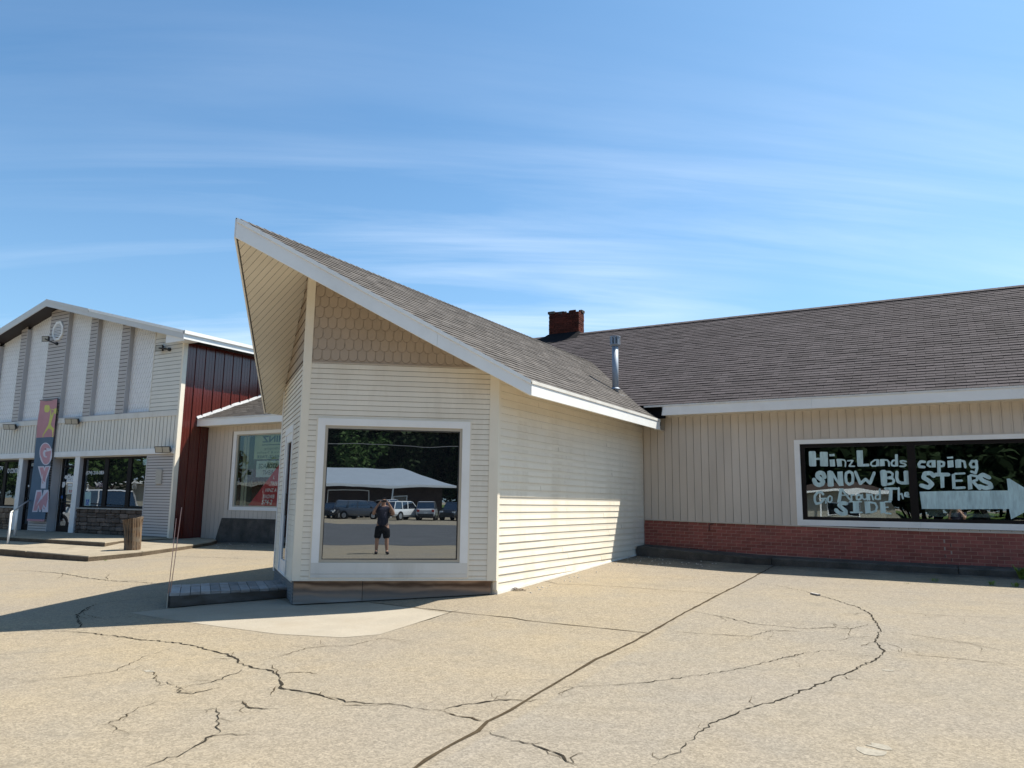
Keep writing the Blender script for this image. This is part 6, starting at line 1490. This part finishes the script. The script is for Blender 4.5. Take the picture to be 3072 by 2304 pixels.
# ---- buildings across the lot
m_bldg = mat('dark_brick_wall', (0.055, 0.040, 0.035), 0.9, 0.2, 2, spec=0.1)
m_bldg2 = mat('pale_metal_wall', (0.36, 0.34, 0.28), 0.7, 0.06, 1, spec=0.2)
m_broof = mat('pale_metal_roofing', (0.25, 0.29, 0.34), 0.6, 0.06, 1, spec=0.3)
def shed(name, label, U0, U1, V0, V1, he, hr_, mw, over=1.4, doors=(), RB=RB, UB=UB, VB=VB, mr=None):
    t = thing(name, label, 'building', RB((U0+U1)/2, (V0+V1)/2)); q = lambda U, V, z: RB(U, V)*1.0+ZZ*(z-RB(U, V).z-.15)
    M = Mesh(); lo = [q(U0, V0, 0), q(U0, V1, 0), q(U1, V1, 0), q(U1, V0, 0)]; M.solid(lo, [v+ZZ*he for v in lo]); M.obj('wall', mw, t)
    Vm = (V0+V1)/2; hip = 4.5; M = Mesh(); e = he-.05
    a, b, c, d = q(U0-over, V0-over, e), q(U1+over, V0-over, e), q(U1+over, V1+over, e), q(U0-over, V1+over, e); r0, r1 = q(U0+hip, Vm, hr_), q(U1-hip, Vm, hr_)
    for f in ((b, a, r0, r1), (d, c, r1, r0), (c, b, r1), (a, d, r0), (a, b, c, d)): M.face(f)
    M.obj('roof', mr or m_broof, t)
    M = Mesh(); M.box(q(U0-over, V0-over-.03, e-.25), q(U1+over, V0-over-.03, e-.25)-q(U0-over, V0-over-.03, e-.25), (q(0, .06, 0)-q(0, 0, 0)), (0, 0, .27)); M.obj('fascia', m_white, t)
    for (u0, u1, z0, z1, nm, mm) in doors:
        M = Mesh(); M.box(q(u0, V0-.05, z0), q(u1, V0-.05, z0)-q(u0, V0-.05, z0), q(0, .04, 0)-q(0, 0, 0), (0, 0, z1-z0)); f = M.obj(nm+'_frame', m_white, t)
        M = Mesh(); M.box(q(u0+.1, V0-.07, z0+.1), q(u1-.1, V0-.07, z0+.1)-q(u0+.1, V0-.07, z0+.1), q(0, .02, 0)-q(0, 0, 0), (0, 0, z1-z0-.2)); M.obj(nm, mm, t)
    for k in range(int((U1-U0)/7)+1):
        u = min(U0-over+.3+k*7.2, U1+over-.3); M = Mesh(); M.box(q(u, V0-over+.1, -.1), q(u+.14, 0, 0)-q(u, 0, 0), q(0, .14, 0)-q(0, 0, 0), (0, 0, he)); M.obj('porch_post', m_white, t)
    return t
shed('sales_building', 'low dark building with a long pale blue roof behind parked cars', -34, 6.4, 62, 76, 3.5, 5.6, m_bldg, 1.5, ((1.0, 2.5, .9, 2.3, 'window', m_cglass), (-6.0, -1.6, 0, 2.9, 'garage_door', m_bldg), (-14, -9.6, 0, 2.9, 'garage_door', m_bldg)))
XB, YBk = Vector((1, 0, 0)), Vector((0, -1, 0))
def RX(U, V, z=0.0): return Vector((U, -V, gz(U, -V)+z))
shed('pole_barn', 'pale ribbed metal building with dark eaves standing beyond the road', -40, -5.5, 52, 62, 3.5, 4.4, m_bldg2, .8, ((-20, -15, 0, 2.6, 'garage_door', m_bldg), (-11, -8, .9, 2.4, 'window', m_cglass)), RX, XB, YBk, m_bldg)
shed('storage_shed', 'grey roofed long shed behind the pickup truck', -78, -40, 12, 22, 3.2, 4.6, m_bldg2, .6, ((-60, -55, 0, 2.8, 'garage_door', m_bldg),), RX, XB, YBk)
# ---- trees
m_pine = mat('pine_needles', (0.018, 0.030, 0.012), 0.8, 0.5, 0.9, spec=0.1)
m_green = mat('spring_leaves', (0.035, 0.065, 0.014), 0.7, 0.4, 0.9, spec=0.15)
m_bark = mat('tree_bark', (0.05, 0.038, 0.03), 0.95, 0.3, 4, spec=0.05)
def crown_mesh(kind, seed, n):
    R = random.Random(seed); M = Mesh()
    if kind == 'pine': blobs = [(R.gauss(0, .7), R.gauss(0, .7), z, 2.6*(1-(z-3)/22)+.5) for z in [4+R.random()*17 for _ in range(46)]]; sz = (.35, .8)
    else: blobs = [(R.gauss(0, 1.5), R.gauss(0, 1.5), 4+abs(R.gauss(1.4, 1.6)), R.uniform(.8, 1.7)) for _ in range(34)]; sz = (.16, .42)
    for i in range(n):
        bx, by, bz, br = R.choice(blobs); d = Vector((R.gauss(0, 1), R.gauss(0, 1), R.gauss(0, .6))).normalized()*br*R.uniform(.55, 1.05); c = Vector((bx, by, bz))+d
        if kind == 'pine': c.z -= .25*Vector((c.x, c.y)).length
        u = Vector((R.gauss(0, 1), R.gauss(0, 1), R.gauss(0, .7))).normalized()*R.uniform(*sz); w = u.cross(Vector((R.gauss(0, 1), R.gauss(0, 1), R.gauss(0, 1)))).normalized()*u.length*.6
        M.face([c-u, c+w*.8, c+u*.9, c-w], R.random())
    return M
def trunk_mesh(h, r_, seed, limbs):
    R = random.Random(seed); M = Mesh(); pts = [Vector((R.gauss(0, .08)*i, R.gauss(0, .08)*i, h*i/5)) for i in range(6)]; M.tube([p-Vector((0, 0, .3 if i == 0 else 0)) for i, p in enumerate(pts)], [r_*(1-.16*i) for i in range(6)], 8)
    for k in range(limbs):
        p = pts[2].lerp(pts[5], R.random()); a = R.uniform(0, 6.28); l = R.uniform(1.2, 2.8); M.tube([p, p+Vector((math.cos(a)*l*.5, math.sin(a)*l*.5, l*.25)), p+Vector((math.cos(a)*l, math.sin(a)*l, l*.6))], [r_*.3, r_*.2, r_*.06], 5)
    return M
protos = []
for i in range(4): protos.append(('pine', crown_mesh('pine', 20+i, 3600).obj('crown', m_pine), trunk_mesh(17, .28, 40+i, 6).obj('trunk', m_bark)))
for i in range(3): protos.append(('leafy', crown_mesh('leafy', 60+i, 3200).obj('crown', m_green), trunk_mesh(5.5, .20, 80+i, 9).obj('trunk', m_bark)))
def tree(k, U, V, s_, label, group, name=None):
    kind, c, tr = protos[k]; b = RB(U, V, -.1); t = thing(name or ('pine_tree' if kind == 'pine' else 'broadleaf_tree'), label, 'tree', b, group)
    t.scale = (s_, s_, s_); t.rotation_euler = (0, 0, random.uniform(0, 6.28))
    for src in (c, tr):
        d = src.copy(); COL.objects.link(d); d.parent = t
    return t
WOOD = []
def wood(k, p, s_): WOOD.append((k, p, s_, random.uniform(0, 6.28)))
for i in range(52):
    U = -96+i*4.1+random.uniform(-1.6, 1.6); wood(random.randrange(4), RB(U, 86+random.uniform(-4, 10)+(7 if i % 2 else 0), -.1), random.uniform(.85, 1.2))
for i in range(60): wood(random.randrange(4), RB(-110+i*3.9+random.uniform(-1.6, 1.6), 104+random.uniform(-4, 8), -.1), random.uniform(1.05, 1.45))
for i in range(30): wood(random.randrange(4), RX(-66+i*3.1+random.uniform(-1, 1), 78+random.uniform(-2, 6), -.1), random.uniform(1.1, 1.4))
for i in range(22): wood(random.randrange(4), RX(-62+i*3.6+random.uniform(-1, 1), 68+random.uniform(-2, 6), -.1), random.uniform(.7, 1.05))
tree(4, -4.6, 79.5, 1.12, 'round bright green tree above the long roof in the mirror window', 'broadleaf trees')
tree(5, -9.0, 81, .9, 'smaller green tree left of the round one behind the roof', 'broadleaf trees')
def treex(k, x, y, s_, lab):
    q = Vector((x, y, 0)); return tree(k, q.dot(UB), q.dot(VB), s_, lab, 'broadleaf trees')
treex(4, -46, 2, .70, 'bare limbed leafy tree nearest the pickup truck'); treex(6, -50, -6, .75, 'leafy tree in front of the long shed'); treex(5, -60, 3, .7, 'small leafy tree behind the pickup truck')
for i in range(22): wood(random.choice((4, 5, 6)), Vector((-118+i*2.6+random.uniform(-1.5, 1.5), -27-random.uniform(0, 5)+i*.15, -.3)), random.uniform(.5, .75))
for i in range(9): wood(random.choice((4, 5, 6)), Vector((-92+random.uniform(-4, 4), -26+i*4.2, -.3)), random.uniform(.5, .8))
for nm, ks, mm in (('pine_wood', (0, 1, 2, 3), m_pine), ('broadleaf_wood', (4, 5, 6), m_green)):
    vs, fs, tv, tf_ = [], [], Mesh(), None
    T_ = Mesh()
    for k, p_, s_, a in WOOD:
        if k not in ks: continue
        ca, sa = math.cos(a)*s_, math.sin(a)*s_
        for src, dst in ((protos[k][1], 0), (protos[k][2], 1)):
            V_ = [(p_.x+v.co.x*ca-v.co.y*sa, p_.y+v.co.x*sa+v.co.y*ca, p_.z+v.co.z*s_) for v in src.data.vertices]
            F_ = [tuple(f.vertices) for f in src.data.polygons]
            if dst: o_ = len(T_.v); T_.v.extend(V_); T_.f.extend([tuple(i+o_ for i in f) for f in F_])
            else: o_ = len(vs); vs.extend(V_); fs.extend([tuple(i+o_ for i in f) for f in F_])
    n_ = len(fs); o_ = len(vs); vs.extend(T_.v); fs.extend([tuple(i+o_ for i in f) for f in T_.f])
    me = bpy.data.meshes.new(nm); me.from_pydata(vs, [], fs); me.materials.append(mm); me.materials.append(m_bark); me.polygons.foreach_set('material_index', [0]*n_+[1]*(len(fs)-n_)); link(me, nm, None, kind='stuff')
for _, c, tr in protos:
    for q in (c, tr): bpy.data.objects.remove(q)
# ---- utility poles and the cable between them
m_pole = mat('utility_pole_wood', (0.10, 0.075, 0.055), 0.9, 0.25, 4, spec=0.1)
pt = []
for U, lab in ((-24, 'wooden utility pole carrying the left end of overhead cable'), (26, 'wooden utility pole carrying the right end of overhead cable')):
    b = RB(U, 38.4, 0); t = thing('utility_pole', lab, 'utility pole', b, 'utility poles along the road'); M = Mesh(); M.tube([b-ZZ*.4, b+ZZ*9.0], [.16, .11], 10); M.obj('pole', m_pole, t)
    M = Mesh(); M.box(b+ZZ*8.4-UB*1.1-VB*.06, UB*2.2, VB*.12, (0, 0, .14)); M.obj('crossarm', m_pole, t); pt.append(b+ZZ*7.4)
M = Mesh(); M.tube([pt[0].lerp(pt[1], i/24)-ZZ*(1.25*(1-(2*i/24-1)**2)) for i in range(25)], .022, 6); tag(M.obj('overhead_cable', mat('pale_cable', (.25, .25, .25), .6), None), 'single overhead cable sagging between two utility poles', 'cable')
